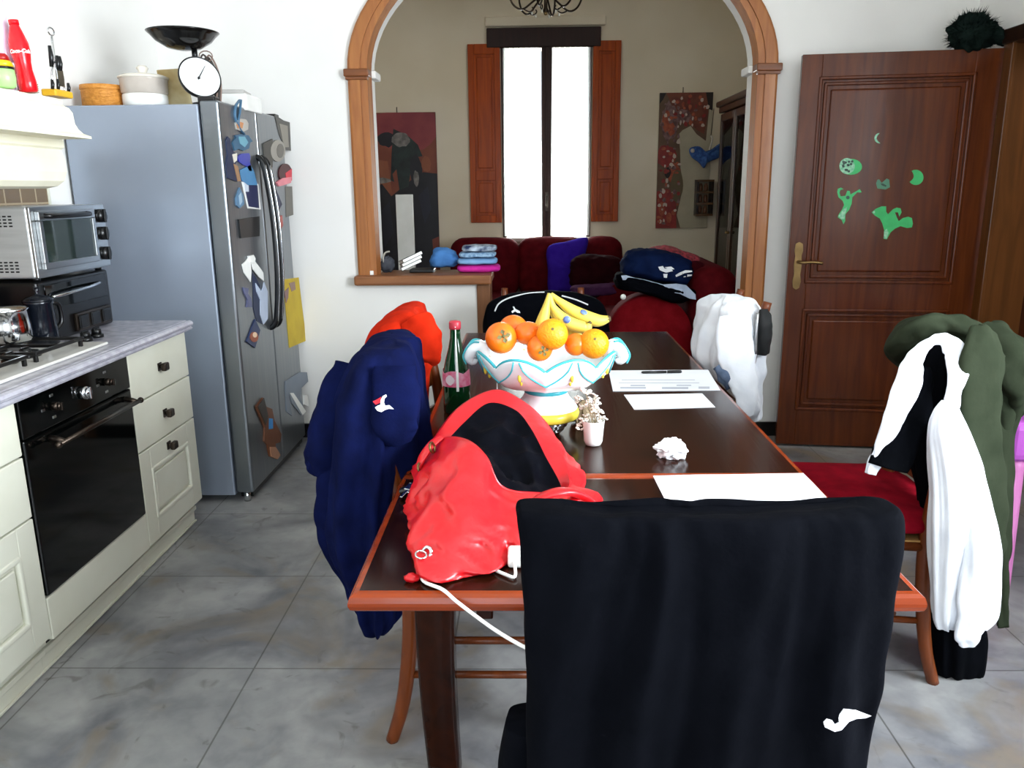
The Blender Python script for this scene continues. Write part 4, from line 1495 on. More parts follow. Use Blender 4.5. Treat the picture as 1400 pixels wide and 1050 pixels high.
limb(mb, [A(447, 640, 1.93), A(446, 633, 1.92), A(462, 600, 1.95), A(470, 560, 2.0)], [.035, .045, .05, .04], .7, seed=5, amp=.008)
obj('sleeve', mb, M_navy, nj)
mb = MB()
limb(mb, [A(470, 640, 1.93), A(468, 690, 1.92), A(474, 740, 1.92), A(480, 786, 1.93)], [.05, .055, .042, .012], .6, seed=8, amp=.01)
limb(mb, [A(540, 500, 1.83), A(541, 545, 1.815), A(540, 585, 1.81), A(548, 606, 1.82)], [.045, .058, .055, .03], .35, seed=9, amp=.005, up=(0, 1, 0))
obj('front_flap', mb, M_navy, nj)
z3 = lambda pts: zp(pts, 420, 400, 2.19)
flap = [o for o in COL.objects if o.parent is nj and o.name.startswith('front_flap')][0]
mbt = MB()
for oo_ in (o2, flap):
    off = nj.location
    mbt.add([v.co+off for v in oo_.data.vertices], [list(p.vertices) for p in oo_.data.polygons])
tmp = obj('tmp_target', mbt, M_navy)
patch('emblem', z3([(203, 344), (212, 338), (219, 336), (220, 322), (226, 310), (236, 305), (238, 311), (231, 318), (229, 330), (233, 339), (245, 337), (259, 349), (244, 348), (232, 352), (222, 358), (210, 354)]), tmp, M_emwhite, nj, .003)
patch('emblem', z3([(196, 326), (212, 318), (221, 312), (218, 330), (205, 336)]), tmp, M_emred, nj, .003)['label'] = 'red part of the emblem'
bpy.data.objects.remove(tmp)

# 3. orange red jacket on the farther left chair
rj = thing('red_jacket', 'orange red jacket hanging on the farther left chair behind the navy jacket', 'jacket', (-.42, 2.85, .5))
L = [(420, 552, 568, .16), (425, 538, 574, .24), (436, 521, 578, .275), (455, 510, 586, .28), (478, 503, 594, .27), (492, 500, 594, .25), (515, 500, 582, .2), (545, 502, 580, .19), (580, 504, 580, .17), (625, 508, 576, .15), (640, 512, 570, .12)]
obj('body', cloth(pxrows(L, 2.90, .2, 2.6), 100, 90, .014, 7, 6, .006, None, .3), M_redj, rj)
mb = MB()
limb(mb, [A(566, 436, 2.66), A(578, 462, 2.63), A(587, 486, 2.62), A(584, 494, 2.63)], [.05, .062, .045, .02], .5, seed=2, amp=.006)
obj('sleeve', mb, M_redj, rj)

# 4. white hooded jacket on the far right chair
wj = thing('white_jacket', 'white jacket with a dark lining hanging on the far right chair', 'jacket', (.90, 3.3, .55))
L = [(405, 985, 1010, .05), (409, 975, 1028, .12), (418, 966, 1036, .17), (432, 962, 1036, .19), (458, 955, 1034, .2), (484, 956, 1032, .2), (500, 964, 1032, .19), (520, 985, 1032, .17), (540, 1004, 1032, .13), (560, 1018, 1032, .08), (572, 1025, 1032, .04)]
ow = obj('body', cloth(pxrows(L, 3.28, .2, 2.3), 120, 90, .030, 9, 3, .016, None, .5), M_whitecloth, wj)
mb = MB()
limb(mb, [A(1000, 432, 3.10), A(1004, 465, 3.06), A(1010, 500, 3.04), A(1018, 530, 3.03), A(1023, 555, 3.03), A(1027, 568, 3.04)], [.05, .075, .06, .05, .036, .012], .3, seed=4, amp=.006, up=(0, 1, 0))
obj('sleeve', mb, M_whitecloth, wj)
mb = MB()
limb(mb, [A(1044, 424, 3.12), A(1045, 440, 3.10), A(1044, 462, 3.10), A(1043, 484, 3.11)], [.018, .03, .03, .022], .8, seed=4, amp=.003)
obj('collar', mb, M_matblack, wj)['label'] = 'black inside of the hood'
mb = MB()
limb(mb, [A(984, 498, 3.06), A(994, 512, 3.045), A(1004, 526, 3.045)], [.03, .036, .03], .5, seed=5, amp=.005)
obj('lining', mb, fabric('slate_lining', '#2a3448', '#6f7f98'), wj)['label'] = 'dark slate lining'
mb = MB()
mb.tube([A(1036, 428, 3.08), A(1034, 455, 3.07), A(1033, 484, 3.07)], .006, 8, sub=5)
obj('zip', mb, M_steel, wj)

# 5. clothes on the near right chair: olive jacket over a black and white one
oj = thing('olive_jacket', 'olive green jacket hanging on the outside of the near right chair', 'jacket', (1.30, 2.35, .3))
L = [(437, 1278, 1298, .05), (440, 1258, 1318, .11), (450, 1240, 1340, .16), (466, 1228, 1362, .19), (486, 1222, 1382, .2), (505, 1240, 1378, .2), (540, 1300, 1366, .19), (580, 1316, 1358, .17), (630, 1322, 1358, .16), (680, 1330, 1360, .14), (725, 1340, 1364, .12), (752, 1346, 1366, .09), (766, 1352, 1364, .05)]
rows = pxrows(L, 2.44, .2, 2.3)
obj('body', cloth(rows, 110, 110, .016, 8, 5, .006, None, .25), M_olive, oj)
mb = MB()
limb(mb, [A(1340, 455, 2.30), A(1372, 480, 2.24), A(1392, 515, 2.24), A(1390, 545, 2.28), A(1380, 570, 2.32)], [.05, .06, .06, .05, .035], .7, seed=2, amp=.008)
limb(mb, [A(1364, 560, 2.30), A(1364, 640, 2.28), A(1365, 720, 2.28), A(1368, 790, 2.28), A(1371, 856, 2.28)], [.038, .040, .034, .024, .017], .6, seed=5, amp=.006)
obj('sleeve', mb, M_olive, oj)
mb = MB()
limb(mb, [A(1352, 452, 2.12), A(1346, 480, 2.075), A(1340, 540, 2.07), A(1346, 620, 2.07), A(1354, 700, 2.08), A(1360, 752, 2.09), A(1362, 768, 2.10)], [.03, .062, .068, .062, .05, .035, .012], .35, seed=12, amp=.008, up=(0, 1, 0))
obj('front_panel', mb, M_olive, oj)
mb = MB()
limb(mb, [A(1232, 488, 2.36), A(1232, 468, 2.30), A(1256, 448, 2.26), A(1290, 444, 2.25), A(1325, 456, 2.25), A(1345, 474, 2.27)], [.025, .045, .045, .04, .045, .03], .7, seed=6, amp=.006)
obj('hood', mb, M_olive, oj)
z1 = lambda pts: zp(pts, 1080, 420, 3.0875)
bb = thing('black_white_jacket', 'black and white jacket hanging open on the near right chair', 'jacket', (1.22, 2.2, .3))
L = [(470, 1275, 1302, .03), (476, 1262, 1310, .06), (495, 1254, 1314, .08), (530, 1246, 1312, .09), (560, 1244, 1300, .09), (590, 1240, 1292, .08), (640, 1250, 1290, .07), (690, 1262, 1290, .07), (760, 1270, 1300, .08), (840, 1270, 1336, .09), (900, 1270, 1336, .085), (918, 1282, 1332, .05)]
rows = pxrows(L, 2.22, .09, 2.6)
obj('body', cloth(rows, 90, 90, .012, 7, 8, .006, None, .3), M_lining, bb)
def band(name, pts, rs, m, flat=.35, seed=1, amp=.004, up=(0, 1, 0)):
    mb = MB()
    limb(mb, pts, rs, flat, 28, amp, seed, 0, 10, up)
    return obj(name, mb, m, bb)
# black fronts
mb = MB()
limb(mb, [A(1258, 500, 2.120), A(1250, 545, 2.100), A(1232, 590, 2.080), A(1214, 640, 2.070)], [.03, .05, .055, .05], .35, seed=3, up=(0, 1, 0))
obj('front_panel', mb, M_lining, bb)
band('collar_band', [A(1190, 648, 2.080), A(1205, 612, 2.070), A(1225, 565, 2.060), A(1243, 520, 2.065), A(1250, 492, 2.080), A(1268, 470, 2.090), A(1287, 463, 2.095), A(1305, 476, 2.080), A(1312, 500, 2.060), A(1306, 530, 2.040), A(1298, 560, 2.030)], [.014, .022, .032, .034, .022, .014, .014, .026, .030, .020, .02], M_whitecloth, .35, 3)['label'] = 'white facing round the neck'
L = [(548, 1290, 1306, .012), (566, 1278, 1312, .02), (590, 1272, 1322, .03), (640, 1274, 1338, .035), (690, 1275, 1350, .04), (740, 1275, 1360, .045), (800, 1275, 1360, .045), (840, 1276, 1356, .04), (858, 1280, 1345, .02)]
mb = cloth(pxrows(L, 2.02, .05, 3.0), 110, 90, .012, 9, 4, .004, None, .25)
obj('white_front', mb, M_whitecloth, bb)
mb = MB()
limb(mb, [A(1342, 700, 1.980), A(1340, 770, 1.970), A(1332, 830, 1.970), A(1325, 868, 1.975), A(1323, 882, 1.980)], [.03, .042, .042, .034, .02], .5, seed=11, amp=.005)
obj('sleeve', mb, M_whitecloth, bb)

# 6. black jacket with white piping at the far end of the table
pj = thing('black_jacket', 'black jacket with white piping and a leaping cat mark, on the far end chair', 'jacket', (.08, 4.2, .5))
L = [(398, 735, 760, .03), (401, 700, 790, .07), (408, 678, 815, .09), (420, 667, 826, .10), (445, 662, 832, .10), (480, 664, 832, .10), (540, 668, 830, .09), (560, 675, 825, .05)]
op = obj('body', cloth(pxrows(L, 4.20, .1, 2.6), 100, 60, .010, 8, 9, .006, None, .2), M_blackcloth, pj)
zq = lambda pts: zp(pts, 580, 390, 4.2)
mb = MB()
tr = bvh(op)
def onto(poly, tr, lift=.003):
    out = []
    for x, y in poly:
        d = ray(x, y).normalized()
        h = tr.ray_cast(CAM, d)
        if h[0] is not None:
            out.append(h[0]-d*lift)
    return out
for poly in ([(405, 150), (425, 110), (470, 80), (540, 58), (610, 45), (690, 40)], [(790, 60), (860, 80), (900, 95), (940, 112)]):
    pts = onto([tuple(p[:2]) for p in densify([V(a, b_, 0) for a, b_ in zq(poly)], 3)[:0]] or [tuple(q) for q in cr([V(*p) for p in zq(poly)], 24)], tr)
    if len(pts) > 2:
        mb.tube(pts, .004, 6)
obj('piping', mb, M_emwhite, pj)
patch('emblem', zq([(500, 150), (515, 140), (508, 122), (516, 122), (524, 136), (548, 148), (552, 160), (535, 158), (522, 150), (506, 160)]), op, M_emwhite, pj)

# ------------------------------------------------------------------ things on the table
TT = TZ+.0005
# fruit bowl
bw = V(onz(747, 596, TT).x, 2.20, TT)
M_majolica = mat('majolica_white', '#eef1f2', .16, 0, '#e2e8ea', (8, 8, 8), 3, coat=.3)
M_turq = mat('turquoise_glaze', '#3fb0bc', .2)
M_yelg = mat('yellow_glaze2', '#d8c84a', .25, 0, '#c8b43c', (14, 14, 14))
fb = thing('fruit_bowl', 'white scalloped pedestal bowl with turquoise swags holding fruit', 'bowl', bw)
RZ = .232   # rim height
RR = .188
NS = 8
def rimz(th, base=0.):
    return RZ+.034*abs(math.cos(NS/2*(th+.42)))**.8-.018
def wallpt(u, th, inset=0.):
    # u 0 bottom .. 1 rim
    zb, zt_ = .138, rimz(th)
    r = .05+(RR-.05)*math.sin(min(1, u*1.02)*pi/2)**.85
    r += .010*max(0, u-.75)/.25*abs(math.cos(NS/2*(th+.42)))
    z = zb+(zt_-zb)*(u**1.75)
    return bw+V((r-inset)*math.cos(th), (r-inset)*math.sin(th), z+(inset*.6 if u < .5 else 0))
N = 128
rows = [[wallpt(i/22, 2*pi*j/N) for j in range(N)] for i in range(23)]
rows += [[wallpt(1-i/16*.98, 2*pi*j/N, .007) for j in range(N)] for i in range(17)]
mb = MB().grid(rows, True, True, 0, True, True)
obj('bowl', mb, M_majolica, fb)
mb = MB()
for k_ in range(NS):
    a0 = -.42+(k_+.5)*2*pi/NS
    pts = []
    for i in range(17):
        u = -1+2*i/16
        th = a0+u*pi/NS*.9
        pts.append(wallpt(.98-.30*(1-u*u)**.6, th, -.0015))
    mb.tube(pts, .0022, 6)
o = obj('swag_lines', mb, M_turq, fb)
mb = MB()
pts = [wallpt(1, 2*pi*j/160, .0035)+V(0, 0, .001) for j in range(161)]
mb.tube(pts, .0042, 6)
obj('rim_line', mb, M_turq, fb)
for k_ in range(NS):
    th = -.42+k_*2*pi/NS
    mb = MB().ball(wallpt(.72, th, -.0005), (.005, .005, .013), 10, 8).ball(wallpt(.60, th, -.0005), (.004, .004, .008), 10, 8)
    obj('yellow_motif', mb, M_yelg, fb)
mb = MB().lathe([(.088, .074), (.089, .079), (.082, .090), (.066, .108), (.058, .125), (.062, .14), (.05, .15)], bw, 48)
obj('pedestal', mb, M_majolica, fb)
obj('neck_band', MB().lathe([(.0585, .121), (.062, .124), (.0625, .131), (.060, .134)], bw, 48, cap0=False, cap1=False), M_turq, fb)
obj('foot_band', MB().lathe([(.084, .047), (.091, .051), (.094, .063), (.090, .076)], bw, 48), M_yelg, fb)
for s_ in (-1, 1):
    mb = MB()
    mb.tube([bw+V(s_*.165, 0, .225), bw+V(s_*.180, 0, .250), bw+V(s_*.200, 0, .247), bw+V(s_*.213, 0, .226), bw+V(s_*.205, 0, .212), bw+V(s_*.197, 0, .220)], [.014, .018, .020, .018, .014, .010], 14, sub=5, flat=1.7, up=(0, 1, 0))
    h = obj('handle', mb, M_majolica, fb)
    mb = MB()
    for dy in (-.02, .0, .02):
        mb.tube([bw+V(s_*.185, dy, .267), bw+V(s_*.206, dy, .266), bw+V(s_*.230, dy, .232), bw+V(s_*.222, dy, .206)], .0026, 6, sub=4)
    obj('handle_line', mb, M_turq, h)
single('glass_stand', MB().lathe([(.03, 0), (.04, .003), (.052, .014), (.048, .018), (.060, .026), (.056, .030), (.068, .038), (.064, .041), (.076, .046), (.02, .0465)], bw, 44), M_chrome, 'ridged silvery stand under the foot of the fruit bowl', 'stand')

M_orange = mat('orange_peel', '#f09408', .4, 0, '#e88606', (10, 10, 10), 3, .35, (150, 150, 150))
M_persim = mat('persimmon_skin', '#de5a10', .25, 0, '#e87e18', (9, 9, 9), 3)
M_calyx = mat('dry_calyx', '#4a4420', .7, 0, '#6f6838', (40, 40, 40))
def fruit(kind, px, py, r, dY, label, rx=60, ry=0):
    c_ = ony(px, py, bw.y+dY)
    m = M_orange if kind == 'orange' else M_persim
    t = thing(kind, label, 'fruit', (c_.x, c_.y, c_.z-r), kind+'s in the bowl')
    q = .97 if kind == 'orange' else .86
    M = Matrix.Rotation(rad(rx), 3, 'X') @ Matrix.Rotation(rad(ry), 3, 'Y')
    mb = MB()
    prof = []
    for i in range(19):
        ph = pi*i/18
        rr_ = r*math.sin(ph)
        z = -r*q*math.cos(ph)
        if kind != 'orange' and i > 14:
            z -= r*.06*(i-14)/4
        prof.append((rr_, z))
    mb.lathe(prof, c_, 32, M)
    obj('flesh', mb, m, t)
    mb = MB()
    if kind == 'orange':
        mb.lathe([(.004, r*.965), (.003, r*.985), (.001, r*.985)], c_, 10, M)
        obj('navel', mb, M_calyx, t)
    else:
        for a in range(4):
            th = a*pi/2+.3
            d = V(math.cos(th), math.sin(th), 0)
            w = V(-math.sin(th), math.cos(th), 0)
            mb.add([c_+M @ (p) for p in (d*.002+V(0, 0, r*.83), d*r*.28+w*r*.16+V(0, 0, r*.86), d*r*.46+V(0, 0, r*.80), d*r*.28-w*r*.16+V(0, 0, r*.86))], [[0, 1, 2, 3]], False)
        mb.lathe([(r*.12, r*.80), (r*.1, r*.90), (.001, r*.92)], c_, 12, M)
        obj('calyx', mb, M_calyx, t)
    return t
fruit('persimmon', 685, 462, .042, -.115, 'large orange red persimmon with its dry calyx facing out, at the left of the bowl', 72, 14)
fruit('persimmon', 702, 450, .04, -.035, 'persimmon behind the large one at the left of the bowl', -70, 10)
fruit('persimmon', 722, 456, .037, -.09, 'orange persimmon in the middle left of the bowl', 170, 0)
fruit('persimmon', 738, 476, .035, -.13, 'deep red persimmon low in the middle dip of the bowl', 95, 20)
fruit('orange', 755, 457, .041, -.135, 'brightest orange at the centre front of the bowl')
fruit('orange', 812, 470, .040, -.10, 'orange at the right side of the bowl under the bananas')
fruit('persimmon', 787, 471, .030, -.10, 'small persimmon between the two oranges', -100, 0)
M_banana = mat('banana_skin', '#d6c04c', .5, 0, '#c4ae48', (12, 12, 12), 4)
M_tip = mat('banana_tip', '#4a3a1c', .7)
M_stkb = mat('blue_sticker', '#5f78b4', .4)
def banana(pts, rs, label, dY, stick=None):
    P = [ony(x, y, bw.y+dY+i*.0) for i, (x, y) in enumerate(pts)]
    t = thing('banana', label, 'banana', P[len(P)//2]-V(0, 0, .02), 'bananas in the bowl')
    mb = MB()
    q = cr([V(*p, r) for p, r in zip(P, rs)], 30)
    mb.tube([V(*p[:3]) for p in q], [p[3] for p in q], 6, smooth=True)
    obj('peel', mb, M_banana, t)
    mb = MB()
    e = P[-1]
    d = (P[-1]-P[-2]).normalized()
    mb.tube([e-d*.003, e+d*.006], [rs[-1]*1.02, rs[-1]*.7], 8)
    obj('tip', mb, M_tip, t)
    if stick:
        tr = bvh([o for o in COL.objects if o.parent is t and o.name.startswith('peel')][0])
        dd = ray(*stick).normalized()
        h = tr.ray_cast(CAM, dd)
        if h[0] is not None:
            nrm = h[1] if h[1].dot(dd) < 0 else -h[1]
            mb = MB().lathe([(.010, 0), (.010, .0012), (.001, .0013)], (0, 0, 0), 20, Matrix.Translation(h[0]) @ nrm.to_track_quat('Z', 'Y').to_matrix().to_4x4())
            obj('sticker', mb, M_stkb, t)
    return t
banana([(752, 403), (756, 420), (775, 440), (800, 448), (806, 442)], [.006, .010, .018, .016, .006], 'lower banana with a sticker, curving right over the oranges', -.045, (775, 437))
banana([(753, 402), (765, 412), (788, 428), (815, 438), (832, 436)], [.006, .010, .018, .018, .009], 'upper banana of the bunch, reaching farthest right with a blue sticker', -.015, (798, 427))
banana([(751, 401), (748, 415), (743, 435), (738, 450), (735, 458)], [.005, .009, .016, .017, .012], 'short upright banana at the left of the bunch', -.05)
banana([(752, 402), (754, 416), (765, 440), (780, 455), (795, 458)], [.005, .010, .017, .017, .008], 'banana hanging down in the middle of the bunch', -.02)

# green bottle
gbp = onz(624, 566, TT)
M_greenglass = mat('green_glass', '#0a3a1c', .08, 0, '#072c14', (5, 5, 5), coat=.5)
gbt = thing('water_bottle', 'green glass bottle with a red cap and pink label left of the fruit bowl', 'bottle', (gbp.x, gbp.y+.03, TT))
bc = V(gbp.x, gbp.y+.03, TT)
bprof = [(.036, 0), (.042, .004), (.042, .11), (.040, .13), (.033, .165), (.022, .205), (.0165, .235), (.0155, .262), (.017, .264), (.017, .272), (.014, .273)]
obj('body', MB().lathe(bprof, bc, 36), M_greenglass, gbt)
obj('cap', MB().lathe([(.0175, .262), (.0185, .266), (.0185, .283), (.016, .287), (.001, .288)], bc, 28), mat('cap_red', '#b83040', .35), gbt)
mb = MB()
lp = []
for zz_ in range(4):
    u = zz_/3
    row = []
    for j in range(40):
        th = 2*pi*j/40
        top_ = .128+.010*abs(math.cos(2*th+.3))
        z = .088+(top_-.088)*u
        r = (.0432 if z < .11 else .0432-.0021*(z-.11)/.02)+.0006
        row.append(bc+V(r*math.cos(th), r*math.sin(th), z))
    lp.append(row)
mb.grid(lp, True)
obj('label', mb, mat('label_pink', '#d8507a', .5, 0, '#e8a0b8', (40, 40, 40), 2), gbt)
mb = MB()
for a0, w_ in ((-1.95, .36),):
    rows = []
    for zz_ in range(5):
        z = .094+.032*zz_/4
        k_ = math.sin(pi*(zz_+.3)/4.6)
        rows.append([bc+V(.0452*math.cos(a0+w_*k_*s2), .0452*math.sin(a0+w_*k_*s2), z) for s2 in [-1, -.5, 0, .5, 1]])
    mb.grid(rows)
obj('label_badge', mb, mat('badge_pale', '#f2dfe6', .5), gbt)['label'] = 'pale badge on the label'
# white strip from the cap down over the shoulder and label
mb = MB()
rows = []
for z, r in ((.272, .0180), (.262, .0168), (.235, .0175), (.205, .0232), (.165, .034), (.13, .0415), (.11, .0440), (.075, .0440)):
    rows.append([bc+V((r+.0008)*math.cos(-1.40+s2*.09), (r+.0008)*math.sin(-1.40+s2*.09), z) for s2 in (-1, 0, 1)])
mb.grid(rows)
obj('neck_strip', mb, M_white, gbt)['label'] = 'white strip down the neck'

# white cup with dried coral-like flowers
cpz = onz(812, 612, TT)
cc = V(cpz.x, cpz.y+.025, TT)
cup = thing('small_vase', 'small white porcelain cup right of the fruit bowl foot', 'vase', cc)
obj('body', MB().lathe([(.014, 0), (.021, .002), (.025, .012), (.0275, .045), (.030, .068), (.0305, .070), (.028, .068), (.025, .045), (.02, .01), (.001, .008)], cc, 36), M_white, cup)
sp = thing('dried_sprig', 'sprig of small pale flowers standing in the white cup', 'dried flowers', cc+V(0, 0, .01))
mb = MB()
mf = MB()
rr = random.Random(11)
tips = [(800, 535, -.02), (806, 548, .0), (798, 556, .02), (812, 560, -.01), (820, 566, .0), (808, 570, .02), (797, 573, .01), (815, 552, .015), (790, 545, .02), (812, 540, .01), (822, 572, .0), (793, 580, 0)]
for (x, y, dy) in tips:
    e = ony(x, y, cc.y+dy)
    mb.tube([cc+V(0, 0, .02), cc+(e-cc)*.55+V(.004, 0, .012), e], [.0016, .0013, .0009], 6, sub=5)
    for k_ in range(6):
        q = e+V(rr.gauss(0, .006), rr.gauss(0, .005), rr.gauss(0, .006))
        for a in range(5):
            d = V(math.cos(a*1.2566+k_), math.sin(a*1.2566+k_)*.6, math.sin(a*1.2566)*.7)
            mf.ball(q+d*.0038, (.0032, .0028, .0022), 7, 5)
obj('twig', mb, mat('twig', '#8c7c60', .7), sp)
obj('blossom', mf, mat('dry_blossom', '#d8cec0', .7, 0, '#eee6da', (40, 40, 40)), sp)
# tan pods beside the pedestal
for (x, y, dy, lab) in ((701, 534, .07, 'tan dried pod on the left behind the bowl foot'), (793, 536, .06, 'tan dried pod on the right behind the bowl foot')):
    c_ = onz(x, y+22, TT)
    c_ = V(bw.x+(-.115 if x < 740 else .105), bw.y+.10, TT)
    mb = MB()
    mb.ball(c_+V(0, 0, .032), (.034, .028, .032), 24, 14, amp=.3, fr=4, seed=x)
    for a in range(9):
        th = a*.7
        mb.tube([c_+V(.02*math.cos(th), .016*math.sin(th), .055), c_+V(.034*math.cos(th), .028*math.sin(th), .035), c_+V(.026*math.cos(th), .022*math.sin(th), .006)], .004, 6, sub=4)
    single('dried_pod', mb, mat('pod_tan', '#8a7658', .7, 0, '#5e4e38', (40, 40, 40)), lab, 'dried pod', 'tan dried pods')
# thin wire stand
mb = MB()
c_ = onz(680, 548, TT)
mb.tube([c_+V(.0, 0, .001), c_+V(0, 0, .06)], .0012, 6).tube([c_+V(-.03, 0, .034), c_+V(.02, 0, .034), c_+V(.022, 0, .028), c_+V(-.028, 0, .026), c_+V(-.03, 0, .034)], .0011, 6).cyl(c_, c_+V(0, 0, .002), .016)
single('wire_card_holder', mb, M_steel, 'thin wire card holder between the green bottle and the fruit bowl', 'card holder')

# papers, pen, tissue
def sheet(name, P, z, label, th=.001, m=None, n=14, wav=.0, extra=None, cat='paper'):
    P = [onz(x, y, z) for x, y in P]
    mb = MB()
    rows = []
    for i in range(n+1):
        u = i/n
        row = []
        for j in range(n+1):
            v = j/n
            q = P[0]*(1-u)*(1-v)+P[1]*(1-u)*v+P[2]*u*v+P[3]*u*(1-v)
            q = V(q.x, q.y, z+th+wav*(.5+.5*noise.noise(V(q.x*7, q.y*7, z))))
            row.append(q)
        rows.append(row)
    mb.grid(rows)
    mb.grid([[V(p.x, p.y, p.z-th) for p in r] for r in rows])
    for e in (rows[0], rows[-1], [r[0] for r in rows], [r[-1] for r in rows]):
        mb.grid([e, [V(p.x, p.y, p.z-th) for p in e]])
    return single(name, mb, m or M_paper, label, cat)
s1 = sheet('document', [(832, 507), (968, 506), (985, 534), (838, 535)], TT, 'larger white sheet with the pen on it, farther from the camera', .0015)
M_print = mat('print_grey', '#b8bcc8', .8)
mb = MB()
for (x, y, w_, h_) in ((848, 529, 35, 2.4), (862, 526, 20, 2), (905, 529, 36, 3), (925, 526, 20, 1.6), (955, 528.5, 15, 3), (850, 519, 100, .8), (846, 523, 110, .8)):
    z = TT+.0018
    mb.add([onz(x, y, z), onz(x+w_, y, z), onz(x+w_, y+h_, z), onz(x, y+h_, z)], [[0, 1, 2, 3]], False)
mb.v = [v for v in mb.v]
o = obj('print', mb, M_print, s1)
s2_ = sheet('envelope', [(853, 540), (960, 538), (978, 557), (867, 560)], TT, 'small blank white sheet just in front of the one with the pen', .001)
s3 = sheet('paper_pad', [(893, 652), (1098, 649), (1150, 703), (927, 722)], TT-.001, 'largest white paper sheet, near the camera beside the black garment', .002, wav=.004, n=30)
pz = TT+.0022
a, b_ = onz(877, 509, pz+.005), onz(932, 508, pz+.005)
pn = thing('pen', 'black pen lying on the far white sheet', 'pen', (a+b_)*.5-V(0, 0, .005))
d = (b_-a)
mb = MB().tube([a, a+d*.04, a+d*.62], [.003, .005, .005], 12)
obj('barrel', mb, M_black, pn)
mb = MB().tube([a+d*.64, a+d*.97, b_], [.0055, .0055, .004], 12)
o = obj('cap', mb, M_black, pn)
obj('clip', MB().tube([a+d*.95+V(0, 0, .006), a+d*.68+V(0, 0, .0065)], .0012, 6), M_steel, o)
mb = MB()
c_ = onz(918, 625, TT)
rows = []
for i in range(25):
    ph = pi*i/24
    row = []
    for j in range(44):
        th = 2*pi*j/44
        d = V(math.sin(ph)*math.cos(th), math.sin(ph)*math.sin(th), -math.cos(ph))
        k_ = 1+.45*noise.noise(d*2.2+V(4, 1, 2))+.35*abs(noise.noise(d*5+V(1, 7, 3)))
        q = V(d.x*.034*k_, d.y*.028*k_, max(-.02, d.z*.026*k_))
        row.append(c_+q+V(0, 0, .0205))
    rows.append(row)
mb.grid(rows, True, False)
single('crumpled_tissue', mb, mat('tissue', '#f0f1f4', .9), 'crumpled white tissue on the table in front of the papers', 'tissue')

# ------------------------------------------------------------------ red handbag
M_bag = mat('red_leather', '#cf161e', .34, 0, '#bc1019', (10, 10, 10), 4, .12, (45, 45, 45), .5, .15)
M_baglin = mat('bag_lining', '#04050a', .45, 0, '#07080e', (12, 12, 12), 4, .6, (16, 16, 16), .04)
hbag = thing('handbag', 'slouchy red leather handbag lying open on the near leaf of the table', 'bag', onz(680, 690, TT))
rim = [(580, 622, 1.78), (607, 600, 1.70), (640, 603, 1.62), (666, 626, 1.57), (685, 664, 1.55), (722, 674, 1.57), (778, 668, 1.66), (768, 618, 1.80), (748, 580, 1.90), (716, 550, 1.97), (675, 534, 1.99), (622, 562, 1.92)]
inn = [(604, 612, 1.77), (618, 604, 1.72), (642, 608, 1.66), (662, 631, 1.61), (682, 670, 1.59), (722, 681, 1.61), (768, 674, 1.68), (744, 620, 1.78), (725, 584, 1.86), (704, 560, 1.925), (668, 551, 1.945), (634, 578, 1.88)]
bas = [(586, 690), (570, 745), (572, 788), (628, 790), (700, 768), (765, 750), (812, 722), (800, 690), (772, 640), (735, 608), (668, 598), (606, 635)]
rimP = [ony(*p) for p in rim]
innP = [ony(*p) for p in inn]
basP = [onz(x, y, TT+.004) for x, y in bas]
cen = sum(basP, V(0, 0, 0))/12
def loopify(P):
    return cr(P, 120, True)
def mid(u, bul):
    out = []
    for a, b_ in zip(basP, rimP):
        q = a.lerp(b_, u)
        d = V(q.x-cen.x, q.y-cen.y, 0).normalized()
        out.append(q+d*bul)
    return out
L0 = [[p.lerp(cen, .35)-V(0, 0, .003) for p in basP], [p.lerp(cen, .04)-V(0, 0, .003) for p in basP], basP, mid(.15, .020), mid(.35, .026), mid(.6, .018), mid(.82, .007), rimP]
ctrl = [loopify(l) for l in L0]
rows = []
K = 46
for j in range(120):
    colp = cr([c_[j] for c_ in ctrl], K)
    rows.append(colp)
rows = [[rows[j][i] for j in range(120)] for i in range(K)]
def wr(p, i, amt):
    q = p.copy()
    d = V(p.x-cen.x, p.y-cen.y, .02)
    d.normalize()
    a = math.atan2(p.y-cen.y, p.x-cen.x)
    w = noise.noise(V(p.x*9, p.y*9, p.z*15+2))*.012+(.35-abs(noise.noise(V(p.x*13+3, p.y*13, p.z*20+p.x*14))))*.044+(.3-abs(noise.noise(V(p.x*26+p.z*22, p.y*26, p.z*30))))*.016
    fold = .007*math.sin(p.z*90+a*7+3.0*noise.noise(V(p.x*7, p.y*7, p.z*8)))*max(0, 1-(p.z-TT)/.14)
    hem = (.008 if p.y < cen.y else .002)*math.sin(a*22+4*noise.noise(V(p.x*8, p.y*8, 3)))*max(0, 1-(p.z-TT)/.07)
    return q+d*(w+fold+hem)*amt
rows2 = []
for i, r in enumerate(rows):
    u = i/(K-1)
    amt = 0 if u < .2 else min(1, (u-.2)*9)*(1 if u < .8 else max(0, (1-u)/.2))
    rows2.append([V(q.x, q.y, max(q.z, TT+.0015)) for q in [wr(p, i, amt) for p in r]])
lr, li = loopify(rimP), loopify(innP)
lip = [[a+V(0, 0, .003) for a in lr], [a.lerp(b_, .15)+V(0, 0, .004) for a, b_ in zip(lr, li)], [a.lerp(b_, .6) for a, b_ in zip(lr, li)], li]
mb = MB().grid(rows2+lip, True, True, 0, True, False)
obj('body', mb, M_bag, hbag)
ic = cen+V(.02, .06, .03)
linl = [li, [p.lerp(ic+V(0, 0, .06), .22)-V(0, 0, .015) for p in li], [p.lerp(ic+V(0, 0, .02), .5) for p in li], [p.lerp(ic, .78) for p in li], [p.lerp(ic, .98) for p in li]]
lc = [[c_[j] for c_ in linl] for j in range(120)]
lc = [cr(c_, 26) for c_ in lc]
rows = []
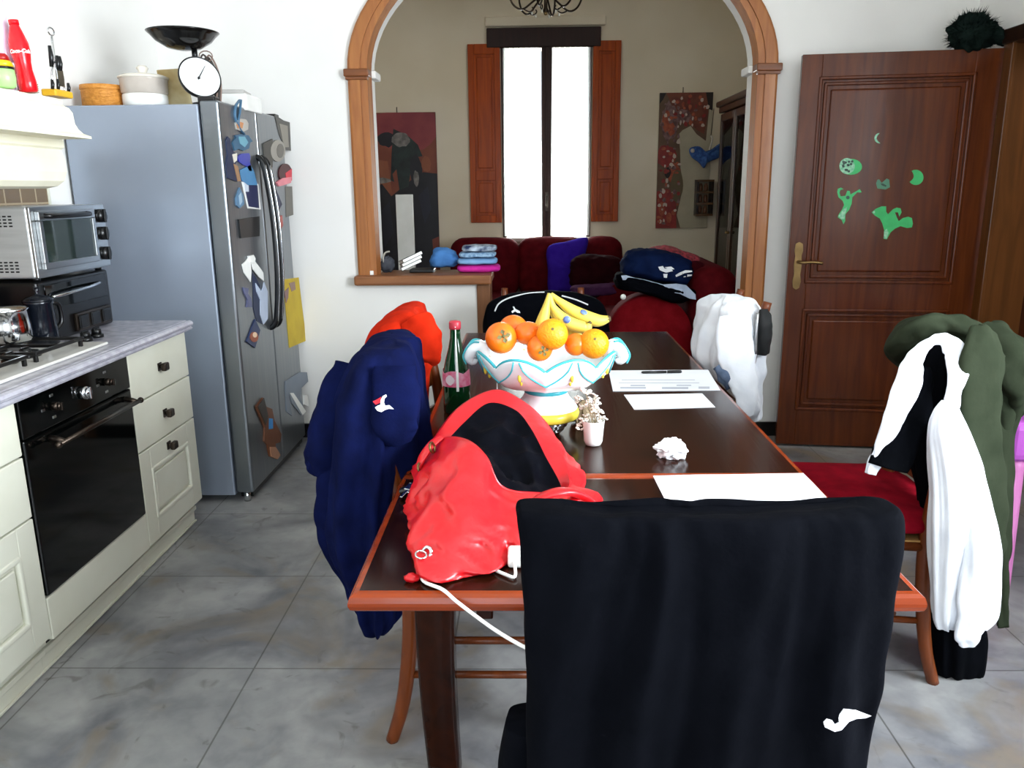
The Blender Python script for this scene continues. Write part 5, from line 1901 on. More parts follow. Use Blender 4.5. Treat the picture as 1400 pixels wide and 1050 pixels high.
for i in range(26):
    row = []
    for j in range(120):
        p = lc[j][i]
        a = min(1, i/5)
        row.append(p+V(.016*noise.noise(p*15), .014*noise.noise(p*15+V(5, 0, 0)), .03*(.3-abs(noise.noise(p*13+V(0, 8, 0)))))*a)
    rows.append(row)
mb = MB().grid(rows, True, True, 0, False, True)
obj('lining', mb, M_baglin, hbag)
# straps, rings, grommet
def ringm(c_, r, t_, nrm, n=20):
    q = V(*nrm).normalized().to_track_quat('Z', 'Y')
    return [V(*c_)+q @ V(r*math.cos(2*pi*i/n), r*math.sin(2*pi*i/n), 0) for i in range(n+1)]
obj('strap', MB().tube([ony(603, 598, 1.70), ony(590, 608, 1.685), ony(577, 626, 1.67), ony(571, 642, 1.67)], [.012, .014, .013, .010], 12, sub=5, flat=.45), M_bag, hbag)
obj('strap', MB().tube([ony(722, 690, 1.50), ony(745, 678, 1.50), ony(775, 672, 1.52), ony(800, 682, 1.56), ony(815, 700, 1.60), ony(816, 716, 1.62)], [.012, .02, .022, .020, .015, .012], 12, sub=6, flat=.4), M_bag, hbag)
obj('strap', MB().tube([ony(775, 690, 1.53), ony(788, 682, 1.55), ony(801, 690, 1.57), ony(800, 706, 1.57)], [.012, .014, .014, .012], 12, sub=6, flat=.4), M_bag, hbag)
obj('tassel', MB().ball(ony(563, 790, 1.31), (.014, .010, .008), 14, 8, amp=.3), M_bag, hbag)
mb = MB()
for (x, y, Y, r) in ((591, 612, 1.665, .011), (575, 640, 1.66, .011), (816, 698, 1.58, .012)):
    mb.tube(ringm(ony(x, y, Y), r, .003, (1, -.3, .3)), .0028, 8)
obj('ring', mb, M_brass, hbag)
mb = MB()
g = ony(584, 755, 1.345)
mb.tube(ringm(g, .009, .003, (-.6, -1, .5)), .0035, 10)
mb.tube(ringm(g+V(-.010, -.010, 0), .010, .003, (.2, -.3, 1)), .0018, 8)
obj('grommet', mb, M_chrome, hbag)

# keys beside the bag
mb = MB()
kc = onz(563, 672, TT+.01)
mb.tube(ringm(kc+V(0, 0, .004), .016, .002, (0, 0, 1)), .0018, 8, 1)
for i, (dx, dy, a) in enumerate(((-.012, .02, 2.1), (.012, -.022, -1.2), (-.006, .0, 3.0), (.008, .02, .9), (.0, -.012, -2.0))):
    M = Matrix.Translation(kc+V(dx, dy, -.004+.005*i)) @ Matrix.Rotation(a, 4, 'Z') @ Matrix.Rotation(rad(14), 4, 'Y')
    if i < 3:
        mb.box(-.022, .022, -.013, .013, -.006, .006, .005, M, 0, 3)
    else:
        mb.box(-.012, .012, -.011, .011, -.0012, .0012, .001, M, 1)
        mb.box(.012, .042, -.0035, .0035, -.001, .001, .0008, M, 1)
o = single('key_bunch', mb, [M_black, M_chrome], 'bunch of keys with black fobs left of the red handbag', 'keys')
# charger and white cable
ch = onz(703, 778, TT)
t = thing('phone_charger', 'white plug charger on the table beside the red handbag', 'charger', (ch.x+.012, ch.y+.02, TT))
obj('body', MB().box(ch.x-.012, ch.x+.036, ch.y, ch.y+.045, TT+.0005, TT+.028, .006, seg=3), M_white, t)
obj('pin', MB().cyl((ch.x+.036, ch.y+.015, TT+.014), (ch.x+.052, ch.y+.015, TT+.014), .0022).cyl((ch.x+.036, ch.y+.032, TT+.014), (ch.x+.052, ch.y+.032, TT+.014), .0022), M_chrome, t)
mb = MB()
e0 = onz(577, 792, TT+.004)
mb.tube([onz(590, 770, TT+.004), e0, onz(605, 806, TT+.004), V(onz(622, 818, TT).x, TY0-.008, TT-.006), ony(650, 842, 1.225), ony(678, 862, 1.19), ony(708, 880, 1.15), ony(735, 893, 1.12)], .0032, 8, sub=6)
mb.tube([onz(655, 762, TT+.004), onz(672, 776, TT+.004), onz(690, 785, TT+.004), onz(704, 788, TT+.005), V(ch.x+.0, ch.y+.004, TT+.014)], .0032, 8, sub=6)
single('white_cable', mb, M_white, 'thin white cable running from under the red bag over the table edge', 'cable')

# pink play chair at the right edge of the picture
M_pink = mat('pink_plastic', '#c060c8', .35, 0, '#b858c0')
pc = V(ony(1387, 600, 2.7).x+.20, 2.72, 0)
pk = thing('pink_play_table', 'pink plastic play table at the right edge beyond the olive jacket', 'play table', pc)
zt_ = A(1392, 578, 2.7).z
mb = MB().box(pc.x-.20, pc.x+.30, pc.y-.02, pc.y+.45, zt_-.15, zt_, .03, seg=3)
obj('tabletop', mb, M_pink, pk)
for x, y, dx, dy in ((-.15, .03, -.03, -.03), (.25, .03, .03, -.03), (-.15, .40, -.03, .03), (.25, .40, .03, .03)):
    mb = MB().tube([pc+V(x, y, zt_-.145), pc+V(x+dx*.5, y+dy*.5, zt_*.4), pc+V(x+dx, y+dy, .004)], [.026, .036, .046], 18, sub=5)
    obj('leg', mb, mat('pink_leg', '#d884c0', .35, 0, '#d078b8'), pk)
tzz = zt_+.001
t = thing('ornament_lamp', 'dark glass jar with a silver lid on the pink play table', 'jar', (pc.x-.02, pc.y+.2, tzz))
obj('body', MB().lathe([(.05, 0), (.075, .01), (.085, .09), (.07, .17), (.04, .20)], (pc.x+.02, pc.y+.2, tzz), 28), mat('smoked', '#202226', .15, .3), t)
obj('lid', MB().lathe([(.045, .20), (.047, .23), (.02, .25), (.012, .28), (.001, .285)], (pc.x+.02, pc.y+.2, tzz), 28), M_chrome, t)
# bookcase in the room beyond the doorway
bk = thing('bookcase', 'bookcase seen through the doorway at the right edge', 'bookcase', (2.9, 4.6, 0))
bx0, bx1, by0, by1 = 2.66, 3.5, 4.72, 5.02
mb = MB().box(bx0, bx0+.03, by0, by1, 0, 2.1, .003).box(bx1-.03, bx1, by0, by1, 0, 2.1, .003).box(bx0, bx1, by1-.01, by1, 0, 2.1, 0)
obj('carcass', mb, M_chairwood, bk)
for z in (.05, .45, .80, 1.22, 1.64, 2.07):
    obj('shelf', MB().box(bx0+.03, bx1-.03, by0, by1-.01, z, z+.025, .002), M_chairwood, bk)
cols = ['#d8d6d0', '#c8c4bc', '#2e2638', '#5a5470', '#8c2a24', '#d0c8b0', '#38424e', '#7a6a50']
for si, z in enumerate((.825, 1.245)):
    x = bx0+.04
    for i in range(12):
        w_ = rnd.uniform(.024, .045)
        h_ = rnd.uniform(.24, .33)
        o = single('book', MB().box(x, x+w_, by0+.03, by1-.03, z+.0005, z+h_, .003), mat('book_%d' % ((i+si*3) % 8), cols[(i+si*3) % 8], .6), 'book in the bookcase beyond the doorway', 'book', 'books in the bookcase beyond the doorway')
        x += w_+.001

# ------------------------------------------------------------------ parlour behind the arch
M_sofa = fabric('maroon_velvet', '#5a1016', '#48090f', .8, bs=120)
def soft(mb, x0, x1, y0, y1, z0, z1, r=.05, puff=.0, n=10, seed=0):
    """a padded block with rounded edges and a crowned top"""
    b = bmesh.new()
    bmesh.ops.create_cube(b, size=1)
    for v in b.verts:
        v.co = V((x0+x1)/2+v.co.x*(x1-x0), (y0+y1)/2+v.co.y*(y1-y0), (z0+z1)/2+v.co.z*(z1-z0))
    bmesh.ops.bevel(b, geom=list(b.edges), offset=min(r, .48*min(x1-x0, y1-y0, z1-z0)), segments=5, profile=.5, affect='EDGES')
    bmesh.ops.triangulate(b, faces=b.faces[:])
    for _ in range(2):
        es = [e for e in b.edges if e.calc_length() > .07]
        if es:
            bmesh.ops.subdivide_edges(b, edges=es, cuts=1)
    cx, cy, cz = (x0+x1)/2, (y0+y1)/2, (z0+z1)/2
    for v in b.verts:
        u, w_, t = (v.co.x-cx)/(x1-x0)*2, (v.co.y-cy)/(y1-y0)*2, (v.co.z-cz)/(z1-z0)*2
        v.co.x += puff*u*(1-w_*w_)*(1-t*t)
        v.co.y += puff*w_*(1-u*u)*(1-t*t)
        v.co.z += puff*t*(1-u*u)*(1-w_*w_)
        v.co += V(1, 1, 1)*.006*noise.noise(v.co*6+V(seed, 0, 0))
    return mb.bm(b, True)
# sofa under the window
sy0, sy1 = 6.95, 7.9
sf = thing('sofa', 'dark red sofa standing against the wall under the parlour window', 'sofa', (.05, 7.4, 0))
obj('base', soft(MB(), -.95, 1.0, sy0+.04, sy1, .06, .32, .03), M_sofa, sf)
for x0, x1 in ((-.75, -.10), (-.095, .80)):
    obj('seat_cushion', soft(MB(), x0, x1, sy0, sy1-.25, .32, .50, .06, .02), M_sofa, sf)
for x0, x1 in ((-.73, -.105), (-.095, .50), (.505, .86)):
    obj('back_cushion', soft(MB(), x0, x1, sy1-.36, sy1-.06, .45, .975, .09, .02, seed=x0*9), M_sofa, sf)
for x0, x1 in ((-1.0, -.76), (.82, 1.04)):
    obj('arm', soft(MB(), x0, x1, sy0, sy1, .06, .66, .09, .01), M_sofa, sf)
for x in (-.9, .95):
    for y in (sy0+.08, sy1-.08):
        obj('foot', MB().cyl((x, y, 0), (x, y, .07), .03), M_darkwood, sf)
# second sofa on the right, its rounded arm towards the arch
s2 = thing('sofa', 'dark red sofa on the right, its round arm under a heap of clothes', 'sofa', (.95, 6.0, 0))
obj('base', soft(MB(), .50, 1.30, 5.25, 6.85, .06, .32, .03), M_sofa, s2)
mb = MB()
prof = []
for i in range(25):
    a = pi*i/24
    prof.append((.79-.265*math.cos(a), .50+.255*math.sin(a)))
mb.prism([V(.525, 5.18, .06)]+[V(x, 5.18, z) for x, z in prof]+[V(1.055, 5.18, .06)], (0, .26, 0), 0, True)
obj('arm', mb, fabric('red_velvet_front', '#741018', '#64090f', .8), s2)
mb = MB()
mb.prism([V(.525, 6.62, .06)]+[V(x, 6.62, z-.08) for x, z in prof]+[V(1.055, 6.62, .06)], (0, .24, 0), 0, True)
obj('arm', mb, M_sofa, s2)
obj('seat_cushion', soft(MB(), .48, 1.08, 5.45, 6.6, .32, .50, .06, .02), M_sofa, s2)
obj('back', soft(MB(), 1.04, 1.36, 5.2, 6.85, .06, .92, .12, .02), M_sofa, s2)
for x in (.56, 1.26):
    for y in (5.3, 6.78):
        obj('foot', MB().cyl((x, y, 0), (x, y, .07), .03), M_darkwood, s2)

A = lambda px, py, Y: ony(px, py, Y)
# purple cushion and dark blanket on the first sofa
mb = MB()
P = [(749, 338), (776, 330), (803, 325), (800, 350), (797, 375), (792, 400), (772, 402), (751, 400), (749, 370)]
fr = [A(x, y, 7.42) for x, y in P]
cN = sum(fr, V(0, 0, 0))/len(fr)
rows = []
lp = cr(fr, 56, True)
for i in range(15):
    a = pi*i/14
    k_ = math.sin(a)**.35 if 0 < i < 14 else 0.02
    yy = -.075*math.cos(a)
    rows.append([cN+(p-cN)*max(k_, .02)+V(0, yy+.012*noise.noise(p*9+V(0, i*.2, 0)), 0) for p in lp])
mb.grid(rows, True, True, 0, True, True)
single('purple_cushion', mb, fabric('purple_cotton', '#3c22a0', '#331b90'), 'purple cushion leaning on the back of the sofa under the window', 'cushion')
def bundle(name, pts, Y, dep, m, label, cat, seed=0, amp=.03, base=None, extra=None, grp=None, noz=None):
    """a soft heap of cloth whose front outline follows pts at distance Y"""
    fr = cr([A(x, y, Y) for x, y in pts], 90, True)
    c_ = sum(fr, V(0, 0, 0))/len(fr)
    rows = []
    M_ = 26
    for i in range(M_+1):
        a = pi*i/M_
        k_ = max(.015, math.sin(a)**.5) if 0 < i < M_ else .015
        row = []
        for p in fr:
            q = c_+(p-c_)*k_
            q = V(q.x, q.y-dep*math.cos(a)+dep, q.z)
            w = noise.noise(V(q.x*12+seed, q.y*12, q.z*22))+.6*noise.noise(V(q.x*28+seed, q.y*28, q.z*46))
            d = (q-(c_+V(0, dep, 0))).normalized()
            row.append(q+d*amp*w*min(1, k_*1.3)*.5)
        rows.append(row)
    mb = MB().grid(rows, True, True, 0, True, True)
    o = single(name, mb, m, label, cat, grp)
    return o
bundle('dark_blanket', [(780, 372), (790, 352), (820, 350), (850, 356), (862, 372), (858, 396), (820, 398), (784, 396)], 6.95, .16, fabric('deep_maroon', '#2c0a10', '#22070b'), 'dark maroon blanket heaped on the sofa right of the purple cushion', 'blanket', 3)
bundle('mauve_cloth', [(784, 394), (815, 391), (846, 390), (850, 402), (820, 408), (786, 404)], 6.6, .12, fabric('mauve', '#4c2a4c', '#3c203e'), 'dull mauve cloth along the front of the sofa seat', 'cloth', 5, .02)
# clothes on the second sofa's arm
hp = bundle('navy_sweatshirt', [(856, 360), (868, 346), (900, 343), (930, 350), (951, 362), (953, 382), (940, 395), (905, 390), (870, 383), (854, 376)], 5.12, .20, fabric('navy_cotton', '#0f1c3e', '#0a1430'), 'navy sweatshirt with white lettering on top of the heap on the red sofa arm', 'sweatshirt', 1, .03)
k4 = lambda pts: zp(pts, 760, 230, 4.375)
for poly in ([(612, 590), (640, 585), (650, 600), (690, 600), (700, 615), (660, 625), (640, 618), (622, 610)], [(715, 640), (740, 625), (775, 610), (815, 612), (815, 620), (770, 628), (745, 640), (720, 650)], [(760, 636), (815, 636), (812, 644), (765, 652)], [(642, 632), (668, 632), (664, 656), (646, 654)], [(650, 592), (690, 588), (710, 604), (680, 606)]):
    patch('lettering', k4(poly), hp, M_emwhite, hp, .003)
hp2 = bundle('black_trousers', [(846, 382), (858, 377), (900, 385), (935, 394), (958, 402), (955, 412), (930, 420), (900, 410), (870, 402), (848, 398)], 5.08, .22, M_blackcloth, 'black sports trousers with a pale stripe under the navy sweatshirt', 'trousers', 2, .02)
patch('stripe', k4([(390, 642), (420, 640), (470, 655), (540, 668), (640, 695), (720, 690), (780, 700), (835, 755), (838, 785), (800, 780), (740, 750), (660, 735), (620, 710), (540, 685), (470, 675), (400, 668)]), hp2, fabric('grey_stripe', '#a8b4c8'), hp2, .003)
bundle('flowered_cloth', [(876, 348), (892, 342), (915, 338), (940, 345), (962, 353), (955, 362), (920, 358), (885, 356)], 5.45, .14, mat('flowered_pink', '#b0404c', .9, 0, '#5a2028', (40, 40, 40), 3), 'pink flowered cloth folded behind the navy sweatshirt', 'cloth', 6, .02)
bundle('maroon_throw', [(930, 366), (955, 358), (975, 368), (990, 385), (1000, 405), (998, 425), (970, 428), (945, 420), (945, 395)], 5.3, .25, fabric('maroon_throw', '#420a16', '#35060f'), 'maroon throw over the back of the right sofa beside the cabinet', 'throw', 7, .03)
mb = MB().ball(A(852, 406, 5.06), .018, 14, 10)
single('white_toggle', mb, M_white, 'small white round toggle hanging at the left of the black trousers', 'toggle')

# window wall pictures
def picture(name, label, x0, x1, z0, z1, y, patches, mats):
    t = thing(name, label, 'picture', ((x0+x1)/2, y, z0))
    mb = MB().box(x0, x1, y-.03, y, z0, z1, .003)
    for k_, (poly, mi) in enumerate(patches):
        mb.prism([V(x0+(x1-x0)*min(1, max(0, u)), y-.0302-.0006*k_, z1-(z1-z0)*min(1, max(0, v))) for u, v in poly], (0, -.001, 0), mi)
    obj('canvas', mb, mats, t)
    obj('hook', MB().tube([((x0+x1)/2-.03, y-.012, z1), ((x0+x1)/2-.03, y-.012, z1+.05)], .004, 6), M_bronze, t)
    return t
def blob(u, v, ru, rv, n=18, sd=0., amp=.25):
    return [(u+ru*math.cos(2*pi*i/n)*(1+amp*noise.noise(V(math.cos(2*pi*i/n)*2+sd, math.sin(2*pi*i/n)*2, sd))), v+rv*math.sin(2*pi*i/n)*(1+amp*noise.noise(V(math.cos(2*pi*i/n)*2+sd, math.sin(2*pi*i/n)*2, sd+3)))) for i in range(n)]
W0 = YF-.004
px_ = [(blob(.55, .10, .5, .14, sd=1), 1), ([(0, .28), (.3, .3), (.34, .5), (.18, .5), (0, .42)], 2), ([(.62, .42), (.8, .37), (1, .38), (1, .78), (.9, .80), (.92, 1), (.05, 1), (.06, .48), (.2, .44), (.33, .52)], 3),
       (blob(.30, .165, .14, .045, sd=2), 3), ([(.40, .10), (.5, .12), (.62, .15), (.74, .2), (.80, .27), (.66, .28), (.58, .46), (.45, .48), (.42, .35), (.36, .38), (.38, .43), (.33, .42), (.36, .25)], 4),
       (blob(.50, .165, .13, .045, sd=5), 5), (blob(.70, .36, .09, .10, sd=6), 3), (blob(.70, .41, .04, .05, sd=7), 5), (blob(.19, .42, .14, .018, sd=8), 5), (blob(.85, .32, .07, .05, sd=4), 2),
       ([(.16, .62), (.3, .55), (.34, .75), (.2, .85)], 6), ([(.72, .52), (.86, .46), (.9, .6), (.8, .7)], 6)]
picture('horseman_painting', 'tall painting of a dark rider on a red ground, left of the parlour window', -1.56, -.885, .66, 2.15, W0, px_,
        [mat('pt_red', '#6e3226', .6, 0, '#7e4430', (5, 5, 5)), mat('pt_rose', '#7e3038', .6, 0, '#8e4040', (5, 5, 5)), mat('pt_rust', '#8a5036', .6), mat('pt_black', '#14131a', .5, 0, '#1e1c24', (9, 9, 9)), mat('pt_teal', '#22302e', .55, 0, '#161c1c', (12, 12, 12)), mat('pt_grey', '#87807c', .6, 0, '#5c5854', (20, 20, 20)), mat('pt_slate', '#262634', .6)])
px_ = [([(0, 0), (1, 0), (1, .12), (.94, .1), (.9, .35), (.72, .30), (.6, .24), (.45, .27), (.38, .3), (.42, .42), (.44, .55), (.5, .66), (.46, .78), (.4, .9), (.48, 1), (0, 1)], 1),
       ([(.12, 0), (.88, 0), (.92, .14), (.86, .30), (.72, .27), (.58, .22), (.42, .22), (.3, .14)], 2), ([(.86, 0), (1, 0), (1, .13), (.93, .12)], 6), ([(0, 0), (.12, 0), (.06, .05), (0, .08)], 6),
       (blob(.20, .21, .16, .14, sd=3), 3), (blob(.45, .17, .16, .05, sd=4), 3), (blob(.14, .20, .08, .08, sd=5), 4), (blob(.24, .26, .07, .05, sd=6), 4),
       (blob(.16, .46, .2, .08, sd=7), 5), (blob(.30, .58, .13, .07, sd=8), 4), (blob(.2, .58, .06, .04, sd=9), 6), ([(0, .72), (.18, .70), (.32, .72), (.38, .82), (.40, 1), (0, 1)], 5),
       (blob(.38, .68, .12, .12, sd=10), 7), (blob(.1, .85, .06, .05, sd=11), 4), (blob(.25, .92, .05, .04, sd=12), 4)]
r_ = random.Random(9)
for i in range(120):
    u, v = r_.uniform(.03, .40), r_.uniform(.06, .97)
    if i % 4 == 0:
        u, v = r_.uniform(.4, .9), r_.uniform(.03, .24)
    px_.append((blob(u, v, r_.uniform(.015, .045), r_.uniform(.008, .02), 9, i, .5), r_.choice((3, 4, 4, 5, 8, 8))))
picture('floral_painting', 'tall decorative painting of red swirls and flowers, right of the parlour window', 1.235, 1.735, 1.045, 2.295, W0, px_,
        [mat('pf_ground', '#b0a58c', .6), mat('pf_brown', '#5c4432', .6, 0, '#6e523a', (9, 9, 9)), mat('pf_rust', '#6a2e20', .55, 0, '#7c4028', (12, 12, 12)), mat('pf_mauve', '#8a6a66', .6, 0, '#5c3c38', (24, 24, 24)), mat('pf_orange', '#b05a38', .6, 0, '#8c3a24', (24, 24, 24)), mat('pf_red', '#98281c', .5, 0, '#7c1c16', (16, 16, 16)), mat('pf_dark', '#241812', .6), mat('pf_olive', '#6a5a3c', .6), mat('pf_pale', '#c8b4a4', .6)])
# solid white slab standing in for a reflection, on an added stand
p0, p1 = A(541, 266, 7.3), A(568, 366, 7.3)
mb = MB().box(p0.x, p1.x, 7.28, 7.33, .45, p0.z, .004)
t = thing('reflection_slab', 'narrow white slab standing in for a reflection in front of the rider painting', 'board', ((p0.x+p1.x)/2, 7.3, 0))
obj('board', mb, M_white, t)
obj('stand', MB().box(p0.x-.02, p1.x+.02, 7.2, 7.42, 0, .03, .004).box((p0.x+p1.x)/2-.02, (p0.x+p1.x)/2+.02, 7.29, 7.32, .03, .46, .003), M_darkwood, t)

# things on the ledge of the low wall (z .968)
zl = .9685
Yl = 4.72
def lx(px, Y=Yl):
    return ony(px, 365, Y).x
mb = MB()
gx = lx(530)
t = thing('grey_pouch', 'small grey pouch with a pale curved strap at the left end of the ledge', 'pouch', (gx, Yl, zl))
mb = MB().ball((gx, Yl, zl+.045), (.042, .035, .046), 24, 16, amp=.35, fr=4)
obj('body', mb, fabric('grey_nylon', '#4c4e54', '#34363c'), t)
obj('strap', MB().tube([(gx-.015, Yl-.02, zl+.05), (gx-.02, Yl-.025, zl+.085), (gx-.005, Yl-.025, zl+.115), (gx+.02, Yl-.02, zl+.122)], .005, 8, sub=5), fabric('pale_strap', '#a8a49a'), t)
for i in range(3):
    a = V(lx(545)+.0, Yl-.03+.012*i, zl+.016+.030*i)
    M = Matrix.Translation((lx(562), Yl, zl+.042+.021*i)) @ Matrix.Rotation(rad(-24), 4, 'Y') @ Matrix.Rotation(rad(12+6*i), 4, 'Z')
    mb = MB().box(-.062, .062, -.05, .05, -.009, .009, .003, M, 1)
    mb.box(-.064, .064, -.052, .048, .0085, .0105, .001, M, 0).box(-.064, .064, -.052, .048, -.0105, -.0085, .001, M, 0)
    single('notebook', mb, [M_matblack, M_white], ['lowest of the three slanting notebooks on the ledge', 'middle one of the three slanting notebooks on the ledge', 'topmost of the three slanting notebooks on the ledge'][i], 'notebook', 'slanting notebooks on the ledge')
mb = MB().box(lx(573)-.05, lx(573)+.09, Yl-.05, Yl+.06, zl, zl+.02, .005)
single('dark_wallet', mb, M_black, 'flat black wallet on the ledge under the notebooks and blue cloth', 'wallet')
mb = MB().box(lx(514)-.012, lx(514)+.012, YB-.03, YB-.005, zl, zl+.024, .004)
single('white_cube', mb, M_white, 'tiny white cube at the foot of the arch on the ledge', 'cube')
def ledge_bundle(*a, **k_):
    return bundle(*a, **k_)
ledge_bundle('blue_cloth', [(587, 352), (594, 342), (608, 340), (621, 345), (626, 356), (622, 364), (606, 367), (588, 366)], 4.68, .075, fabric('sky_blue_cloth', '#4a7ab4', '#3f6ca4'), 'crumpled mid blue cloth on the ledge left of the folded clothes', 'cloth', 4, .02)
def folded(name, px0, px1, py0, py1, m, label, seed=0, Y=4.72, dep=.085):
    a, b_ = A(px0, py1, Y), A(px1, py0, Y)
    mb = MB()
    rows = []
    N, M_ = 72, 20
    cx, hx = (a.x+b_.x)/2, (b_.x-a.x)/2
    cz, hz_ = (a.z+b_.z)/2, abs(b_.z-a.z)/2
    for i in range(M_+1):
        ph = -pi/2+pi*i/M_
        k_ = max(.03, math.cos(ph))**.35
        row = []
        for j in range(N):
            th = 2*pi*j/N
            c, s_ = math.cos(th), math.sin(th)
            x = hx*k_*math.copysign(abs(c)**.45, c)
            y = dep*k_*math.copysign(abs(s_)**.45, s_)
            z = hz_*math.copysign(abs(math.sin(ph))**.6, math.sin(ph))
            n_ = .007*noise.noise(V(x*22+seed, y*22, z*60))
            row.append(V(cx+x*(1+n_*2), Y+y*(1+n_*3)-.004*math.sin(ph*3+seed), cz+z*.98+n_*.5*(1 if i not in (0, M_) else 0)))
        rows.append(row)
    mb.grid(rows, True, True, 0, True, True)
    return single(name, mb, m, label, 'folded clothes', 'folded clothes on the ledge')
folded('folded_shirt', 626, 684, 361, 371.5, fabric('magenta', '#d0349c', '#b8288a'), 'bright pink garment at the bottom of the folded pile on the ledge', 1)
folded('folded_shirt', 626, 680, 351.5, 361, fabric('light_blue', '#7fa6cc', '#6f98c2'), 'light blue garment just above the pink one in the folded pile', 2)
folded('folded_shirt', 628, 678, 343.5, 351.5, mat('patterned_blue', '#9ab8d2', .9, 0, '#56789c', (50, 50, 50), 3), 'patterned pale blue garment second from the top of the folded pile', 3)
folded('folded_shirt', 632, 679, 334.5, 343.5, mat('white_navy', '#b8c6d4', .9, 0, '#1c2c50', (22, 22, 30), 3), 'white and navy patterned garment on top of the folded pile', 4)

# glazed cabinet along the right wall
cab = thing('display_cabinet', 'tall dark wood display cabinet with glass doors along the right parlour wall', 'cabinet', (1.95, 6.6, 0))
CX0, CX1, CY0, CY1, CZ = 1.72, 2.22, 5.55, 7.6, 2.12
M_cabwood = wood('cabinet_wood', '#4a2e1c', '#352012', 2, .3, .4)
mb = MB().box(CX1-.02, CX1, CY0, CY1, 0, CZ, 0).box(CX0+.03, CX1, CY0, CY0+.03, 0, CZ, .003).box(CX0+.03, CX1, CY1-.03, CY1, 0, CZ, .003).box(CX0+.03, CX1, CY0, CY1, 0, .12, .003).box(CX0+.03, CX1, CY0, CY1, CZ-.03, CZ, .003)
obj('carcass', mb, M_cabwood, cab)
mb = MB().box(CX0-.04, CX1, CY0-.04, CY1+.04, CZ, CZ+.05, .015, seg=3).box(CX0-.015, CX1, CY0-.015, CY1+.015, CZ-.05, CZ, .008)
obj('cornice', mb, M_cabwood, cab)
for z in (.55, .95, 1.35, 1.75):
    obj('shelf', MB().box(CX0+.05, CX1-.02, CY0+.03, CY1-.03, z, z+.02, .002), M_cabwood, cab)
nd = 4
for i in range(nd):
    y0 = CY0+(CY1-CY0)*i/nd+.004
    y1 = CY0+(CY1-CY0)*(i+1)/nd-.004
    mb = MB()
    for a in ((y0, y0+.05, .13, CZ-.06), (y1-.05, y1, .13, CZ-.06), (y0+.05, y1-.05, .13, .20), (y0+.05, y1-.05, CZ-.12, CZ-.06), (y0+.05, y1-.05, .60, .66)):
        mb.box(CX0, CX0+.028, a[0], a[1], a[2], a[3], .005)
    mb.box(CX0+.008, CX0+.02, y0+.045, y1-.045, .19, .61, .003)
    d = obj('door', mb, M_cabwood, cab)
    obj('door_pane', MB().box(CX0+.011, CX0+.015, y0+.045, y1-.045, .655, CZ-.115, 0), M_glass, d)
    obj('knob', MB().ball((CX0-.012, y1-.025 if i % 2 == 0 else y0+.025, 1.05), .013, 12, 8), M_brass, d)
r_ = random.Random(4)
labs = []
for si, z in enumerate((.97, 1.37, 1.77)):
    for i in range(7):
        y = CY0+.15+i*.27
        x = 1.90+r_.uniform(-.04, .06)
        kd = (i+si) % 3
        z0 = z+.0005
        if kd == 0:
            mb = MB().lathe([(.02, 0), (.022, .003), (.004, .008), (.004, .06), (.025, .08), (.032, .12), (.028, .15), (.027, .15), (.030, .12), (.023, .084), (.001, .08)], (x, y, z0), 18)
            nm, m = 'wine_glass', mat('pale_glassware', '#c8ccc8', .1)
        elif kd == 1:
            mb = MB().lathe([(.02, 0), (.03, .01), (.045, .06), (.03, .12), (.016, .15), (.022, .17), (.02, .17), (.013, .15), (.001, .14)], (x, y, z0), 20)
            nm, m = 'vase', mat('vase_%d' % si, ['#b8a890', '#7c3028', '#d8d4c8'][si], .25)
        else:
            mb = MB().lathe([(.10, 0), (.105, .004), (.105, .008), (.085, .012), (.001, .012)], (0, 0, 0), 26, Matrix.Translation((x+.08, y, z0+.104)) @ Matrix.Rotation(rad(-78), 4, 'Y'))
            nm, m = 'plate', mat('plate_cream', '#d0c8b4', .3, 0, '#a89c84', (30, 30, 30))
        single(nm, mb, m, nm.replace('_', ' ')+' on a shelf behind the glass of the display cabinet', nm.replace('_', ' '), 'ornaments in the display cabinet, '+nm.replace('_', ' ')+'s')
# ornament on top of the cabinet
q = V(1.755, 6.45, 0)
zc = CZ+.051
t = thing('figurine', 'black figurine with white details on top of the display cabinet', 'figurine', (q.x+.02, 6.45, zc))
mb = MB()
limb(mb, [V(q.x+.02, 6.45, zc+.004), V(q.x+.01, 6.45, zc+.05), V(q.x+.03, 6.45, zc+.12), V(q.x+.02, 6.45, zc+.17)], [.05, .075, .05, .025], .8, seed=2)
mb.ball((q.x+.015, 6.44, zc+.20), (.036, .034, .042), 16, 12)
limb(mb, [V(q.x, 6.43, zc+.12), V(q.x-.05, 6.42, zc+.08), V(q.x-.075, 6.41, zc+.03)], [.022, .022, .018], .9, seed=4)
limb(mb, [V(q.x+.05, 6.43, zc+.12), V(q.x+.09, 6.42, zc+.08), V(q.x+.08, 6.41, zc+.03)], [.022, .022, .018], .9, seed=6)
obj('body', mb, mat('figure_black', '#141210', .3), t)
mb = MB().ball((q.x-.078, 6.405, zc+.026), .018, 12, 8).ball((q.x-.005, 6.418, zc+.16), .012, 12, 8)
obj('detail', mb, M_white, t)
